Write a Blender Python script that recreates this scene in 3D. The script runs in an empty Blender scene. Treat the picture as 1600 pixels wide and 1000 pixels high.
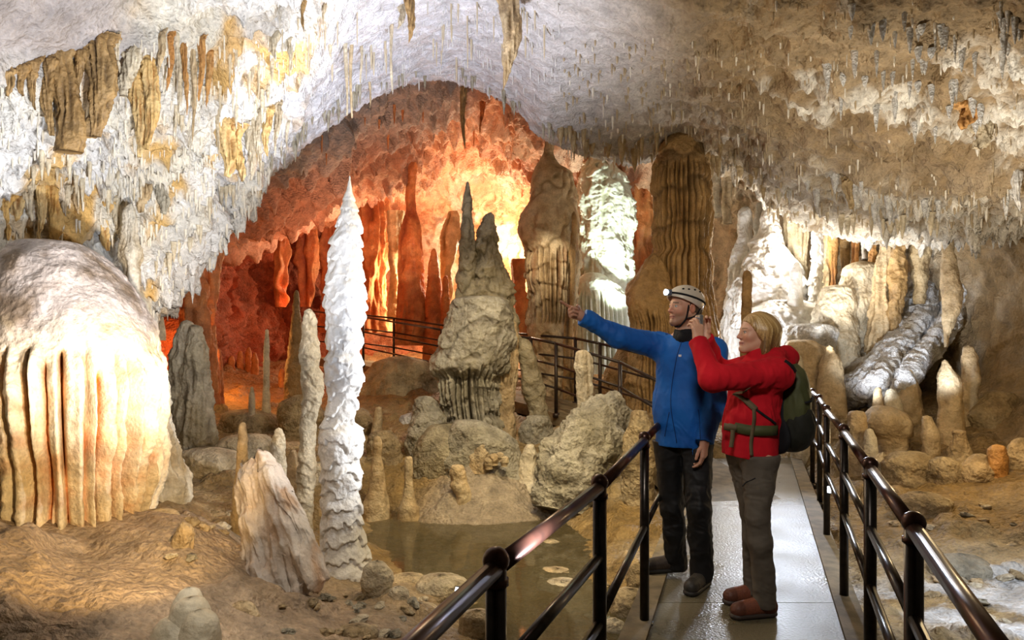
import bpy, math, random
import numpy as np
from mathutils import Vector, Matrix
from mathutils.bvhtree import BVHTree

random.seed(7)
RNG = np.random.default_rng(7)
SC = bpy.context.scene
COL = SC.collection
F, CZ, HY = 1067.0, 1.5, 540.0          # 24 mm lens, eye height, horizon row


def P(px, py, d):
    """point of the cave seen at a picture position, at a measured distance d in front of the camera"""
    return np.array([(px - 800.0) / F * d, d, CZ + (HY - py) / F * d])


# ---------------------------------------------------------------- noise
_perm = np.arange(256); np.random.default_rng(11).shuffle(_perm)
_perm = np.concatenate([_perm, _perm, _perm])
_grad = np.random.default_rng(5).normal(size=(256, 3)); _grad /= np.linalg.norm(_grad, axis=1)[:, None]


def perlin(p):
    p = np.asarray(p, dtype=np.float64)
    i = np.floor(p).astype(np.int64); f = p - i
    u = f * f * f * (f * (f * 6 - 15) + 10)
    i &= 255
    out = 0
    for dx in (0, 1):
        wx = u[..., 0] if dx else 1 - u[..., 0]
        for dy in (0, 1):
            wy = u[..., 1] if dy else 1 - u[..., 1]
            for dz in (0, 1):
                wz = u[..., 2] if dz else 1 - u[..., 2]
                h = _perm[_perm[_perm[(i[..., 0] + dx) & 255] + ((i[..., 1] + dy) & 255)] + ((i[..., 2] + dz) & 255)]
                g = _grad[h]
                out = out + wx * wy * wz * (g[..., 0] * (f[..., 0] - dx) + g[..., 1] * (f[..., 1] - dy) + g[..., 2] * (f[..., 2] - dz))
    return out * 1.5


def fbm(p, octv=4, gain=.5):
    p = np.asarray(p, dtype=np.float64); a = 1.0; s = 0; t = 0
    for k in range(octv):
        s = s + a * perlin(p * (2.03 ** k) + k * 17.3); t += a; a *= gain
    return s / t


def ridged(p, octv=3):
    s = 0; a = 1.0; t = 0
    for k in range(octv):
        s = s + a * (1 - 2 * np.abs(perlin(p * (2.1 ** k) + 9.1 * k))); t += a; a *= .5
    return s / t


def sstep(a, b, x):
    t = np.clip((x - a) / (b - a), 0, 1)
    return t * t * (3 - 2 * t)


def lerp(a, b, t):
    t = np.asarray(t)[..., None]
    return np.asarray(a) * (1 - t) + np.asarray(b) * t


def smooth1(a, n):
    a = np.asarray(a, float)
    for _ in range(n):
        b = a.copy(); b[1:-1] = .25 * a[:-2] + .5 * a[1:-1] + .25 * a[2:]; a = b
    return a


# ---------------------------------------------------------------- objects
def tag(o, label=None, cat=None, group=None, kind=None):
    if label: o['label'] = label
    if cat: o['category'] = cat
    if group: o['group'] = group
    if kind: o['kind'] = kind
    return o


def empty(name, loc, rz=0.0):
    o = bpy.data.objects.new(name, None); COL.objects.link(o)
    o.location = [float(v) for v in loc]; o.rotation_euler = (0, 0, rz); o.empty_display_size = .1
    return o


def make_mesh(name, V, Fq, col=None, smooth=True):
    V = np.asarray(V, dtype=np.float32)
    me = bpy.data.meshes.new(name)
    me.vertices.add(len(V)); me.vertices.foreach_set('co', V.ravel())
    if isinstance(Fq, np.ndarray):
        nf, k = Fq.shape
        me.loops.add(nf * k); me.loops.foreach_set('vertex_index', Fq.astype(np.int32).ravel())
        me.polygons.add(nf)
        me.polygons.foreach_set('loop_start', np.arange(0, nf * k, k, dtype=np.int32))
    else:
        tot = sum(len(f) for f in Fq)
        me.loops.add(tot); me.loops.foreach_set('vertex_index', np.array([i for f in Fq for i in f], dtype=np.int32))
        me.polygons.add(len(Fq))
        st = np.cumsum([0] + [len(f) for f in Fq[:-1]]).astype(np.int32)
        me.polygons.foreach_set('loop_start', st)
    me.update(calc_edges=True); me.validate()
    me.polygons.foreach_set('use_smooth', np.full(len(me.polygons), bool(smooth), dtype=bool))
    if col is not None:
        a = me.color_attributes.new('Col', 'FLOAT_COLOR', 'POINT')
        c4 = np.ones((len(V), 4), dtype=np.float32); c4[:, :3] = col
        a.data.foreach_set('color', c4.ravel())
    return me


def mobj(name, V, Fq, mat, parent=None, col=None, smooth=True, origin=None):
    """link ONE mesh object; vertices are world points, origin moves the object's own base there"""
    V = np.asarray(V, dtype=np.float64)
    base = np.zeros(3)
    if origin is not None: base = np.asarray(origin, float)
    elif parent is not None: base = np.array(parent_world(parent))
    o = bpy.data.objects.new(name, make_mesh(name, V - base, Fq, col, smooth))
    o.data.materials.append(mat); COL.objects.link(o)
    if parent is not None:
        o.parent = parent
        if origin is not None: o.location = base - np.array(parent_world(parent))
    else: o.location = base
    return o


def parent_world(p):
    v = Vector(p.location)
    while p.parent: p = p.parent; v += p.location
    return v


def grid_faces(nv, nu, wrap=False):
    i = np.arange(nv - 1)[:, None]; j = np.arange(nu if wrap else nu - 1)[None, :]
    a = i * nu + j; b = i * nu + (j + 1) % nu; c = (i + 1) * nu + (j + 1) % nu; d = (i + 1) * nu + j
    return np.stack([a, b, c, d], -1).reshape(-1, 4)


class MB:
    """collects shapes into one mesh"""
    def __init__(s): s.V = []; s.F = []; s.n = 0; s.C = []
    def add(s, V, Fs, col=None):
        V = np.asarray(V, float); s.V.append(V)
        s.F += [tuple(int(i) + s.n for i in f) for f in Fs]; s.n += len(V)
        if col is not None: s.C.append(np.broadcast_to(np.asarray(col, float), (len(V), 3)))
        return s
    def tube(s, pts, r, seg=12, caps=True, squash=None):
        pts = np.asarray(pts, float); n = len(pts)
        r = np.broadcast_to(np.asarray(r, float), (n,))
        V = []; up0 = None
        for i in range(n):
            t = pts[min(i + 1, n - 1)] - pts[max(i - 1, 0)]; t = t / (np.linalg.norm(t) + 1e-9)
            ref = np.array([0, 0, 1.]) if abs(t[2]) < .9 else np.array([1., 0, 0])
            if up0 is not None: ref = up0
            a = np.cross(t, ref); a /= np.linalg.norm(a) + 1e-9; b = np.cross(a, t); up0 = b
            th = np.arange(seg) * 2 * math.pi / seg
            sq = 1 if squash is None else squash
            V.append(pts[i] + r[i] * (np.cos(th)[:, None] * a + np.sin(th)[:, None] * b * sq))
        V = np.concatenate(V); Fs = [tuple(f) for f in grid_faces(n, seg, True)]
        if caps:
            Fs.append(tuple(range(seg))[::-1]); Fs.append(tuple(range((n - 1) * seg, n * seg)))
        return s.add(V, Fs)
    def ball(s, c, r, seg=14, rings=9):
        r = np.broadcast_to(np.asarray(r, float), (3,))
        th = np.linspace(.05, math.pi - .05, rings); ph = np.arange(seg) * 2 * math.pi / seg
        V = np.stack([np.sin(th)[:, None] * np.cos(ph), np.sin(th)[:, None] * np.sin(ph), np.repeat(np.cos(th)[:, None], seg, 1)], -1).reshape(-1, 3) * r + c
        Fs = [tuple(f)[::-1] for f in grid_faces(rings, seg, True)] + [tuple(range(seg)), tuple(range((rings - 1) * seg, rings * seg))[::-1]]
        return s.add(V, Fs)
    def box(s, c, h, R=None, bev=.0):
        c = np.asarray(c, float); h = np.asarray(h, float)
        b = bev
        V = []
        for sx in (-1, 1):
            for sy in (-1, 1):
                for sz in (-1, 1):
                    for k in range(3):
                        v = np.array([sx, sy, sz], float) * h; m = np.array([sx, sy, sz]) * b; m[k] = 0
                        V.append(v - m)
        V = np.array(V)
        if R is not None: V = V @ np.asarray(R).T
        def ix(sx, sy, sz, k): return ((sx * 2 + sy) * 2 + sz) * 3 + k
        Fs = []
        for k in range(3):
            a, bb = [(1, 2), (2, 0), (0, 1)][k]
            for sgn in (0, 1):
                q = []
                for u, v in ((0, 0), (1, 0), (1, 1), (0, 1)):
                    t = [0, 0, 0]; t[k] = sgn; t[a] = u; t[bb] = v
                    q.append(ix(*t, k))
                Fs.append(tuple(q if sgn else q[::-1]))
        for k in range(3):           # edges
            a, bb = (k + 1) % 3, (k + 2) % 3
            for u in (0, 1):
                for v in (0, 1):
                    t0 = [0, 0, 0]; t0[a] = u; t0[bb] = v; t1 = list(t0); t1[k] = 1
                    q = (ix(*t0, a), ix(*t1, a), ix(*t1, bb), ix(*t0, bb))
                    Fs.append(q if (u ^ v) else q[::-1])
        for sx in (0, 1):
            for sy in (0, 1):
                for sz in (0, 1):
                    q = (ix(sx, sy, sz, 0), ix(sx, sy, sz, 1), ix(sx, sy, sz, 2))
                    Fs.append(q if (sx + sy + sz) % 2 else q[::-1])
        return s.add(V + c, Fs)
    def prism(s, poly, z0, z1):
        """vertical prism; poly = list of (x,y), z0/z1 scalars or per-vertex lists"""
        n = len(poly); z0 = np.broadcast_to(z0, (n,)); z1 = np.broadcast_to(z1, (n,))
        V = [(x, y, a) for (x, y), a in zip(poly, z0)] + [(x, y, b) for (x, y), b in zip(poly, z1)]
        Fs = [tuple(range(n))[::-1], tuple(range(n, 2 * n))] + [(i, (i + 1) % n, n + (i + 1) % n, n + i) for i in range(n)]
        return s.add(V, Fs)
    def build(s, name, mat, parent=None, smooth=True, origin=None):
        return mobj(name, np.concatenate(s.V), s.F, mat, parent, np.concatenate(s.C) if s.C else None, smooth, origin)


# ---------------------------------------------------------------- materials
def nodes_of(name):
    m = bpy.data.materials.new(name); m.use_nodes = True
    nt = m.node_tree; return m, nt, nt.nodes['Principled BSDF'], nt.nodes, nt.links


def rock_mat(name, rough=.62, bump=.5, fine=55., mid=9., sss=0.0, contrast=.35, bdist=.02, spec=.4, pock=.0):
    """limestone: mesh colours (minerals, some painted light and shade) broken up by procedural mottling, with procedural grain relief"""
    m, nt, b, N, L = nodes_of(name)
    geo = N.new('ShaderNodeNewGeometry')
    at = N.new('ShaderNodeAttribute'); at.attribute_name = 'Col'
    n1 = N.new('ShaderNodeTexNoise'); n1.inputs['Scale'].default_value = mid; n1.inputs['Detail'].default_value = 8; n1.inputs['Roughness'].default_value = .62
    n2 = N.new('ShaderNodeTexNoise'); n2.inputs['Scale'].default_value = fine; n2.inputs['Detail'].default_value = 5
    v = N.new('ShaderNodeTexVoronoi'); v.inputs['Scale'].default_value = fine * .45
    for n in (n1, n2, v): L.new(geo.outputs['Position'], n.inputs['Vector'])
    mr = N.new('ShaderNodeMapRange'); L.new(n1.outputs['Fac'], mr.inputs['Value'])
    mr.inputs['From Min'].default_value = .3; mr.inputs['From Max'].default_value = .7
    mr.inputs['To Min'].default_value = 1 - contrast; mr.inputs['To Max'].default_value = 1 + contrast * .45
    mr2 = N.new('ShaderNodeMapRange'); L.new(n2.outputs['Fac'], mr2.inputs['Value'])
    mr2.inputs['From Min'].default_value = .3; mr2.inputs['From Max'].default_value = .7
    mr2.inputs['To Min'].default_value = 1 - contrast * .5; mr2.inputs['To Max'].default_value = 1 + contrast * .3
    mm = N.new('ShaderNodeMath'); mm.operation = 'MULTIPLY'; L.new(mr.outputs[0], mm.inputs[0]); L.new(mr2.outputs[0], mm.inputs[1])
    mx = N.new('ShaderNodeMix'); mx.data_type = 'RGBA'; mx.blend_type = 'MULTIPLY'; mx.inputs['Factor'].default_value = 1
    L.new(at.outputs['Color'], mx.inputs['A']); L.new(mm.outputs[0], mx.inputs['B'])
    L.new(mx.outputs['Result'], b.inputs['Base Color'])
    b.inputs['Roughness'].default_value = rough; b.inputs['Specular IOR Level'].default_value = spec
    ad = N.new('ShaderNodeMath'); ad.operation = 'MULTIPLY_ADD'; L.new(n1.outputs['Fac'], ad.inputs[0]); ad.inputs[1].default_value = 1.6; L.new(n2.outputs['Fac'], ad.inputs[2])
    ad2 = N.new('ShaderNodeMath'); ad2.operation = 'MULTIPLY_ADD'; L.new(v.outputs['Distance'], ad2.inputs[0]); ad2.inputs[1].default_value = -.35 - pock; L.new(ad.outputs[0], ad2.inputs[2])
    bp = N.new('ShaderNodeBump'); bp.inputs['Strength'].default_value = bump; bp.inputs['Distance'].default_value = bdist
    L.new(ad2.outputs[0], bp.inputs['Height']); L.new(bp.outputs[0], b.inputs['Normal'])
    if sss:
        b.inputs['Subsurface Weight'].default_value = sss; b.inputs['Subsurface Radius'].default_value = (.06, .03, .012)
    return m


def simple_mat(name, c, rough=.5, metal=0., bump=0., bscale=80., c2=None, nscale=6., spec=.5, emit=None, es=0., coat=0., bdist=.004):
    m, nt, b, N, L = nodes_of(name)
    geo = N.new('ShaderNodeNewGeometry'); nz = N.new('ShaderNodeTexNoise'); nz.inputs['Scale'].default_value = nscale; nz.inputs['Detail'].default_value = 6
    L.new(geo.outputs['Position'], nz.inputs['Vector'])
    cr = N.new('ShaderNodeMix'); cr.data_type = 'RGBA'
    c2 = c2 or tuple(v * .72 for v in c)
    cr.inputs['A'].default_value = (*c2, 1); cr.inputs['B'].default_value = (*c, 1)
    mr = N.new('ShaderNodeMapRange'); mr.inputs['From Min'].default_value = .35; mr.inputs['From Max'].default_value = .65
    L.new(nz.outputs['Fac'], mr.inputs['Value']); L.new(mr.outputs[0], cr.inputs['Factor']); L.new(cr.outputs['Result'], b.inputs['Base Color'])
    b.inputs['Roughness'].default_value = rough; b.inputs['Metallic'].default_value = metal; b.inputs['Specular IOR Level'].default_value = spec
    if coat: b.inputs['Coat Weight'].default_value = coat; b.inputs['Coat Roughness'].default_value = .12
    if bump:
        n2 = N.new('ShaderNodeTexNoise'); n2.inputs['Scale'].default_value = bscale; n2.inputs['Detail'].default_value = 4
        L.new(geo.outputs['Position'], n2.inputs['Vector'])
        bp = N.new('ShaderNodeBump'); bp.inputs['Strength'].default_value = bump; bp.inputs['Distance'].default_value = bdist
        L.new(n2.outputs['Fac'], bp.inputs['Height']); L.new(bp.outputs[0], b.inputs['Normal'])
    if emit:
        b.inputs['Emission Color'].default_value = (*emit, 1); b.inputs['Emission Strength'].default_value = es
    return m


def col_mat(name, rough=.5, bump=.0, bscale=200., sss=0., spec=.4, bdist=.002, nvar=.12):
    """colour attribute of the mesh with a procedural mottling (skin, hair, boots)"""
    m, nt, b, N, L = nodes_of(name)
    geo = N.new('ShaderNodeNewGeometry'); at = N.new('ShaderNodeAttribute'); at.attribute_name = 'Col'
    nz = N.new('ShaderNodeTexNoise'); nz.inputs['Scale'].default_value = bscale; nz.inputs['Detail'].default_value = 4
    L.new(geo.outputs['Position'], nz.inputs['Vector'])
    mr = N.new('ShaderNodeMapRange'); mr.inputs['From Min'].default_value = .3; mr.inputs['From Max'].default_value = .7
    mr.inputs['To Min'].default_value = 1 - nvar; mr.inputs['To Max'].default_value = 1 + nvar
    L.new(nz.outputs['Fac'], mr.inputs['Value'])
    mx = N.new('ShaderNodeMix'); mx.data_type = 'RGBA'; mx.blend_type = 'MULTIPLY'; mx.inputs['Factor'].default_value = 1
    L.new(at.outputs['Color'], mx.inputs['A']); L.new(mr.outputs[0], mx.inputs['B']); L.new(mx.outputs['Result'], b.inputs['Base Color'])
    b.inputs['Roughness'].default_value = rough; b.inputs['Specular IOR Level'].default_value = spec
    if bump:
        bp = N.new('ShaderNodeBump'); bp.inputs['Strength'].default_value = bump; bp.inputs['Distance'].default_value = bdist
        L.new(nz.outputs['Fac'], bp.inputs['Height']); L.new(bp.outputs[0], b.inputs['Normal'])
    if sss:
        b.inputs['Subsurface Weight'].default_value = sss; b.inputs['Subsurface Radius'].default_value = (.01, .004, .002)
    return m


# ---------------------------------------------------------------- surfaces
def catmull(ctrl, n):
    """dense Catmull-Rom samples along axis 0"""
    ctrl = np.asarray(ctrl, float); k = len(ctrl)
    t = np.linspace(0, k - 1, n); i = np.minimum(t.astype(int), k - 2); f = (t - i)
    f = f.reshape((-1,) + (1,) * (ctrl.ndim - 1))
    g = lambda j: ctrl[np.clip(j, 0, k - 1)]
    p0, p1, p2, p3 = g(i - 1), g(i), g(i + 1), g(i + 2)
    p0 = np.where((i - 1 < 0).reshape(f.shape), 2 * p1 - p2, p0)
    p3 = np.where((i + 2 > k - 1).reshape(f.shape), 2 * p2 - p1, p3)
    return .5 * (2 * p1 + (p2 - p0) * f + (2 * p0 - 5 * p1 + 4 * p2 - p3) * f ** 2 + (3 * p1 - p0 - 3 * p2 + p3) * f ** 3)


def sheet(ctrl, nv, nu):
    a = catmull(ctrl, nv)                       # along rows
    return np.swapaxes(catmull(np.swapaxes(a, 0, 1), nu), 0, 1)


def grid_normals(G):
    du = np.gradient(G, axis=1); dv = np.gradient(G, axis=0)
    n = np.cross(du, dv); n /= np.linalg.norm(n, axis=-1, keepdims=True) + 1e-9
    return n


def bvh_of(V, Fq):
    return BVHTree.FromPolygons([tuple(v) for v in np.asarray(V).reshape(-1, 3)], [tuple(int(i) for i in f) for f in Fq])


CAM = Vector((0, 0, CZ))
def ray(bvh, px, py):
    d = Vector(((px - 800.0) / F, 1.0, (HY - py) / F)).normalized()
    h = bvh.ray_cast(CAM, d)
    return None if h[0] is None else np.array(h[0])


def rbf_fit(X, z, reg=.02):
    X = np.asarray(X, float); n = len(X)
    def k(r): return np.where(r > 0, r * r * np.log(r + 1e-9), 0)
    D = np.linalg.norm(X[:, None] - X[None], axis=-1)
    A = np.zeros((n + 3, n + 3)); A[:n, :n] = k(D) + reg * np.eye(n)
    A[:n, n] = 1; A[:n, n + 1:] = X; A[n, :n] = 1; A[n + 1:, :n] = X.T
    w = np.linalg.solve(A, np.concatenate([z, np.zeros(3)]))
    def ev(Q):
        Q = np.asarray(Q, float); sh = Q.shape[:-1]; Q = Q.reshape(-1, 2); out = np.empty(len(Q))
        for s in range(0, len(Q), 20000):
            q = Q[s:s + 20000]; d = np.linalg.norm(q[:, None] - X[None], axis=-1)
            out[s:s + 20000] = k(d) @ w[:n] + w[n] + q @ w[n + 1:]
        return out.reshape(sh)
    return ev


def axis_loft(name, C, R, mat, pal, parent=None, seg=96, squash=.9, step=.012, knob=(.01, 6.), flute=None, shelf=None,
              lump=None, origin=None, box=2.0, roll=0., seed=0., tip=True, stain=None, smooth=6, cavs=1.0, extra=None, wid_dir=None):
    """a rock body swept along axis points C (top first) with radii R, then weathered.
       knob=(amp,scale)  flute=(amp,freq,z_lo,z_hi)  shelf=(amp,period)  lump=(amp,scale)"""
    C = np.asarray(C, float); R = np.asarray(R, float)
    s = np.concatenate([[0], np.cumsum(np.linalg.norm(np.diff(C, axis=0), axis=1))])
    n = int(np.clip(s[-1] / step, 14, 420)); t = np.linspace(0, s[-1], n)
    Cd = np.stack([np.interp(t, s, C[:, k]) for k in range(3)], 1); Rd = np.interp(t, s, R)
    ns = max(1, int(smooth * n / 120))
    Cd = np.stack([smooth1(Cd[:, k], ns) for k in range(3)], 1); Rd = smooth1(Rd, ns)
    if tip:
        k = max(3, int(n * .04)); cap = np.sqrt(np.clip(1 - (1 - np.linspace(0, 1, k)) ** 2, 0, 1)); Rd[:k] *= np.maximum(cap, .02)
    T = np.gradient(Cd, axis=0); T /= np.linalg.norm(T, axis=1)[:, None] + 1e-9
    vert = abs(T[:, 2]).mean() > .93
    if vert: A = np.tile([1., 0, 0], (n, 1)); B = np.tile([0, 1., 0], (n, 1))
    else:
        ref = np.array([0, 1., 0]) if wid_dir is None else np.asarray(wid_dir, float)
        A = np.cross(T, ref); A /= np.linalg.norm(A, axis=1)[:, None] + 1e-9; B = np.cross(A, T)
    seg = int(np.clip(2 * math.pi * Rd.max() / step, 14, 2.2 * seg))
    th = np.arange(seg) * 2 * math.pi / seg + roll
    ct, st = np.cos(th), np.sin(th)
    if box != 2.0:
        q = (np.abs(ct) ** box + np.abs(st) ** box) ** (-1 / box); ct, st = ct * q, st * q
    N0 = ct[None, :, None] * A[:, None] + st[None, :, None] * B[:, None] * squash
    G = Cd[:, None] + Rd[:, None, None] * N0
    Nn = N0 / (np.linalg.norm(N0, axis=-1, keepdims=True) + 1e-9)
    off = np.zeros(G.shape[:2]); cav = np.zeros(G.shape[:2]); sd = np.array([seed * 3.7, seed * 1.9, seed * 2.3])
    lim = np.minimum(1, Rd / (Rd.max() * .35 + 1e-9))[:, None]
    if lump: off += lump[0] * fbm(G * lump[1] + sd, 2) * lim
    if shelf:
        wob = shelf[2] if len(shelf) > 2 else 1.
        ph = G[..., 2] / shelf[1] + wob * (1.3 * perlin(G * (1.1 / shelf[1]) * np.array([1, 1, .5]) + sd) + .5 * perlin(G * (3.1 / shelf[1]) + sd))
        fr = ph - np.floor(ph); off += shelf[0] * ((1 - fr) ** .8 * sstep(0, .12, fr) - .4) * lim
        cav = np.maximum(cav, sstep(.72, 1., fr) * .7 + .6 * (1 - sstep(0, .1, fr)))
    if flute:
        amp, fq, z0, z1 = flute
        if fq < 0:                       # rounded organ-pipe ribs round the body, wandering and merging
            nn = -fq; zz = G[..., 2]
            q = np.stack([np.cos(th)[None] * nn * .16 + 0 * zz, np.sin(th)[None] * nn * .16 + 0 * zz, zz * .55], -1) + sd
            ph = nn * th[None] * .5 + 1.7 * perlin(q) + .5 * perlin(q * 2.7 + 4)
            sn = np.abs(np.sin(ph)); dep = .55 + .75 * sstep(-.3, .3, perlin(q * 1.3 + 9))
            r = (sn ** .55) * 2 - 1
            jag = .16 * perlin(np.stack([np.cos(th)[None] * nn * .3 + 0 * zz, np.sin(th)[None] * nn * .3 + 0 * zz, zz * .4], -1) + 3)
            mk = sstep(z0 - .04, z0 + .05, zz) * (1 - sstep(z1 - .06, z1 + .06, zz + jag))
            off += amp * (r - .6) * dep * mk * lim; cav = np.maximum(cav, np.clip(.5 - r, 0, 1.2) * mk)
            flute = None
    if flute:
        amp, fq, z0, z1 = flute
        g = G * np.array([fq, fq, fq * .09]) + sd
        r = 1 - 2.4 * np.abs(perlin(g + .35 * perlin(G * 2.1)[..., None])); r2 = 1 - 2 * np.abs(perlin(g * 2.3 + 5))
        r = np.clip(.75 * r + .25 * r2, -1, 1)
        jag = .12 * perlin(G * np.array([fq * .8, fq * .8, 1.0]) + 3)
        mk = sstep(z0 - .04, z0 + .05, G[..., 2]) * (1 - sstep(z1 - .07, z1 + .07, G[..., 2] + jag))
        off += amp * (r - .45) * mk * lim; cav = np.maximum(cav, np.clip(.55 - r, 0, 1) * mk * 1.2)
    off += knob[0] * fbm(G * knob[1] + sd, 4) * lim
    off += (.22 * knob[0] * ridged(G * knob[1] * 3.3 + sd, 2) - .004 * np.clip(perlin(G * 26. + sd), 0, 1)) * lim
    cv2 = np.clip(-fbm(G * knob[1] + sd, 4) * 2.2, 0, 1) * .5
    G = G + Nn * off[..., None]
    if extra: G = extra(G)
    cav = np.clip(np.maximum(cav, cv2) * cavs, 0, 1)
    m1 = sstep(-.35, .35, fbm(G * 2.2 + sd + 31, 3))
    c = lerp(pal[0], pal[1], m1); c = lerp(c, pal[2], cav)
    if stain is not None:
        c = lerp(c, stain[0], np.clip(sstep(stain[1], stain[1] + .35, fbm(G * np.array([5, 5, .8]) + sd + 77, 3)) * stain[2], 0, 1))
    V = G.reshape(-1, 3); Fs = grid_faces(n, seg, True)[:, ::-1]
    top = len(V); V = np.vstack([V, G[0].mean(0), G[-1].mean(0)]); cc = np.vstack([c.reshape(-1, 3), c[0].mean(0), c[-1].mean(0)])
    i = np.arange(seg); j = (i + 1) % seg
    capf = np.concatenate([np.stack([i, j, np.full(seg, top), np.full(seg, top)], 1)[:, [1, 0, 2, 3]], np.stack([(n - 1) * seg + i, (n - 1) * seg + j, np.full(seg, top + 1), np.full(seg, top + 1)], 1)])
    faces = [tuple(f) for f in Fs[:, ::-1]] + [tuple(f[:3])[::-1] for f in capf]
    if name is None: return V, faces, cc
    return mobj(name, V, faces, mat, parent, cc, True, origin)


def sil_axis(d, sil, base=None):
    """axis and radii from outline readings (row, left, right) at distance d"""
    C = [P((l + r) / 2, y, d) for y, l, r in sil]; R = [(r - l) / 2 / F * d for y, l, r in sil]
    if base is not None and C[-1][2] > base:
        C.append(np.array([C[-1][0], C[-1][1], base])); R.append(R[-1] * 1.06)
    return np.array(C), np.array(R)
# ================================================================ camera
cam = bpy.data.cameras.new('camera'); cam.lens = 24; cam.sensor_width = 36; cam.shift_y = .025; cam.clip_end = 200; cam.clip_start = .05
co = bpy.data.objects.new('camera', cam); COL.objects.link(co); co.location = (0, 0, CZ); co.rotation_euler = (math.pi / 2, 0, 0); SC.camera = co

# ================================================================ materials of the cave
M = {}
M['ceiling'] = rock_mat('vault_limestone', .7, .75, 34, 5, contrast=.38, bdist=.05)
M['ground'] = rock_mat('cave_floor_mud', .55, .8, 44, 6, contrast=.5, bdist=.04, pock=.7, spec=.5)
M['rock'] = rock_mat('weathered_limestone', .65, .75, 38, 6, contrast=.5, bdist=.04)
M['calcite'] = rock_mat('white_calcite', .45, .45, 60, 9, contrast=.16, bdist=.015, spec=.5)
M['flow'] = rock_mat('flowstone', .55, .55, 44, 7, contrast=.36, bdist=.025, spec=.45)
M['frost'] = rock_mat('frosted_calcite', .75, .9, 70, 16, contrast=.4, bdist=.03)

# ================================================================ ground
GP = [  # (px, py, d): readings of the cave floor
    (-150, 800, 4.2), (0, 850, 3.6), (130, 872, 4.05), (240, 835, 4.3), (0, 790, 4.4), (0, 1000, 3.0), (200, 1000, 3.1), (-200, 1000, 2.8),
    (300, 860, 4.2), (275, 805, 4.6), (350, 960, 3.6), (450, 965, 3.9), (430, 930, 4.3), (540, 900, 5.2), (600, 965, 4.35), (700, 990, 4.25), (640, 925, 4.8),
    (330, 1000, 3.35), (560, 850, 6.0), (700, 880, 6.05), (800, 850, 6.6), (700, 845, 6.75), (600, 850, 6.6), (850, 900, 5.75),
    (900, 900, 5.5), (800, 1000, 4.4), (950, 950, 4.9), (1000, 880, 5.4), (900, 850, 6.4),
    (560, 812, 7.2), (850, 822, 7.1), (640, 830, 6.9), (750, 833, 6.9), (790, 770, 7.4), (760, 735, 7.7), (700, 765, 7.55), (600, 780, 7.6), (850, 775, 7.7), (960, 770, 7.2),
    (745, 692, 8.7), (640, 692, 8.6), (580, 705, 8.6), (620, 640, 10), (600, 600, 11.5), (500, 700, 8.0), (430, 680, 9), (400, 640, 10.5), (350, 605, 11.5),
    (300, 692, 8.5), (290, 725, 7.5), (350, 765, 6.5), (285, 790, 5.6), (340, 830, 5.4), (430, 825, 5.7), (475, 828, 6.0), (520, 760, 7.0),
    (1350, 1000, 3.75), (1450, 955, 4.2), (1550, 955, 4.2), (1600, 800, 5.8), (1400, 765, 7), (1310, 760, 7.4), (1285, 690, 9.3), (1500, 762, 6.6),
    (1450, 702, 8), (1550, 692, 7.8), (1620, 692, 7.5), (1350, 642, 9.5), (1250, 645, 11), (1800, 800, 5.2), (1800, 1000, 3.6), (1450, 850, 5.4),
    (830, 682, 9), (900, 682, 8.8), (960, 705, 8.2), (1000, 650, 9.4), (860, 655, 9.7), (1100, 640, 11), (1180, 640, 11),
    (500, 605, 13), (400, 580, 14), (650, 600, 13), (750, 575, 15), (900, 610, 13), (1000, 610, 13), (1100, 590, 14), (1300, 590, 12), (1450, 600, 10.2), (600, 560, 18), (800, 560, 18), (300, 600, 11),
]
gx = np.array([P(*g) for g in GP])
extra_g = np.array([(-4, 1, .6), (-2.6, 1.2, .25), (-1, 1, -.1), (0, 0, -.25), (0, 1.5, -.28), (.4, 2.5, -.3), (1.5, 1, -.2), (3, 1, -.1), (4.5, 2, .2), (1.2, 3.5, -.32), (1.6, 5, -.3), (2.2, 6.5, -.2), (2.8, 8, -.1),
                    (0, -2, -.25), (-4, -2, .5), (4, -2, .3), (6.5, 5, .9), (7, 8, 1.3), (-5.5, 4, 1.0), (-6, 8, 1.0), (-6, 12, 1.3), (8, 13, 1.4), (-4, 20, 1.6), (4, 20, 1.6), (.3, 1, -.3), (.62, 3.3, -.3), (.2, 2.2, -.33)])
gx = np.vstack([gx, extra_g])
ground_z = rbf_fit(gx[:, :2], gx[:, 2], .015)
# main path: left and right edge lines; ramp path
def path_left(y): return -.47 + .333 * y
def path_right(y): return .45 + .358 * y
RAMP = np.array([(1.75, 6.5, .0), (1.62, 7.3, .1), (1.36, 8.6, .30), (.62, 9.6, .54), (.28, 10.1, .62), (-1.29, 12.5, .80), (-3.05, 14.0, 1.1), (-4.3, 14.8, 1.25)])


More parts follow.
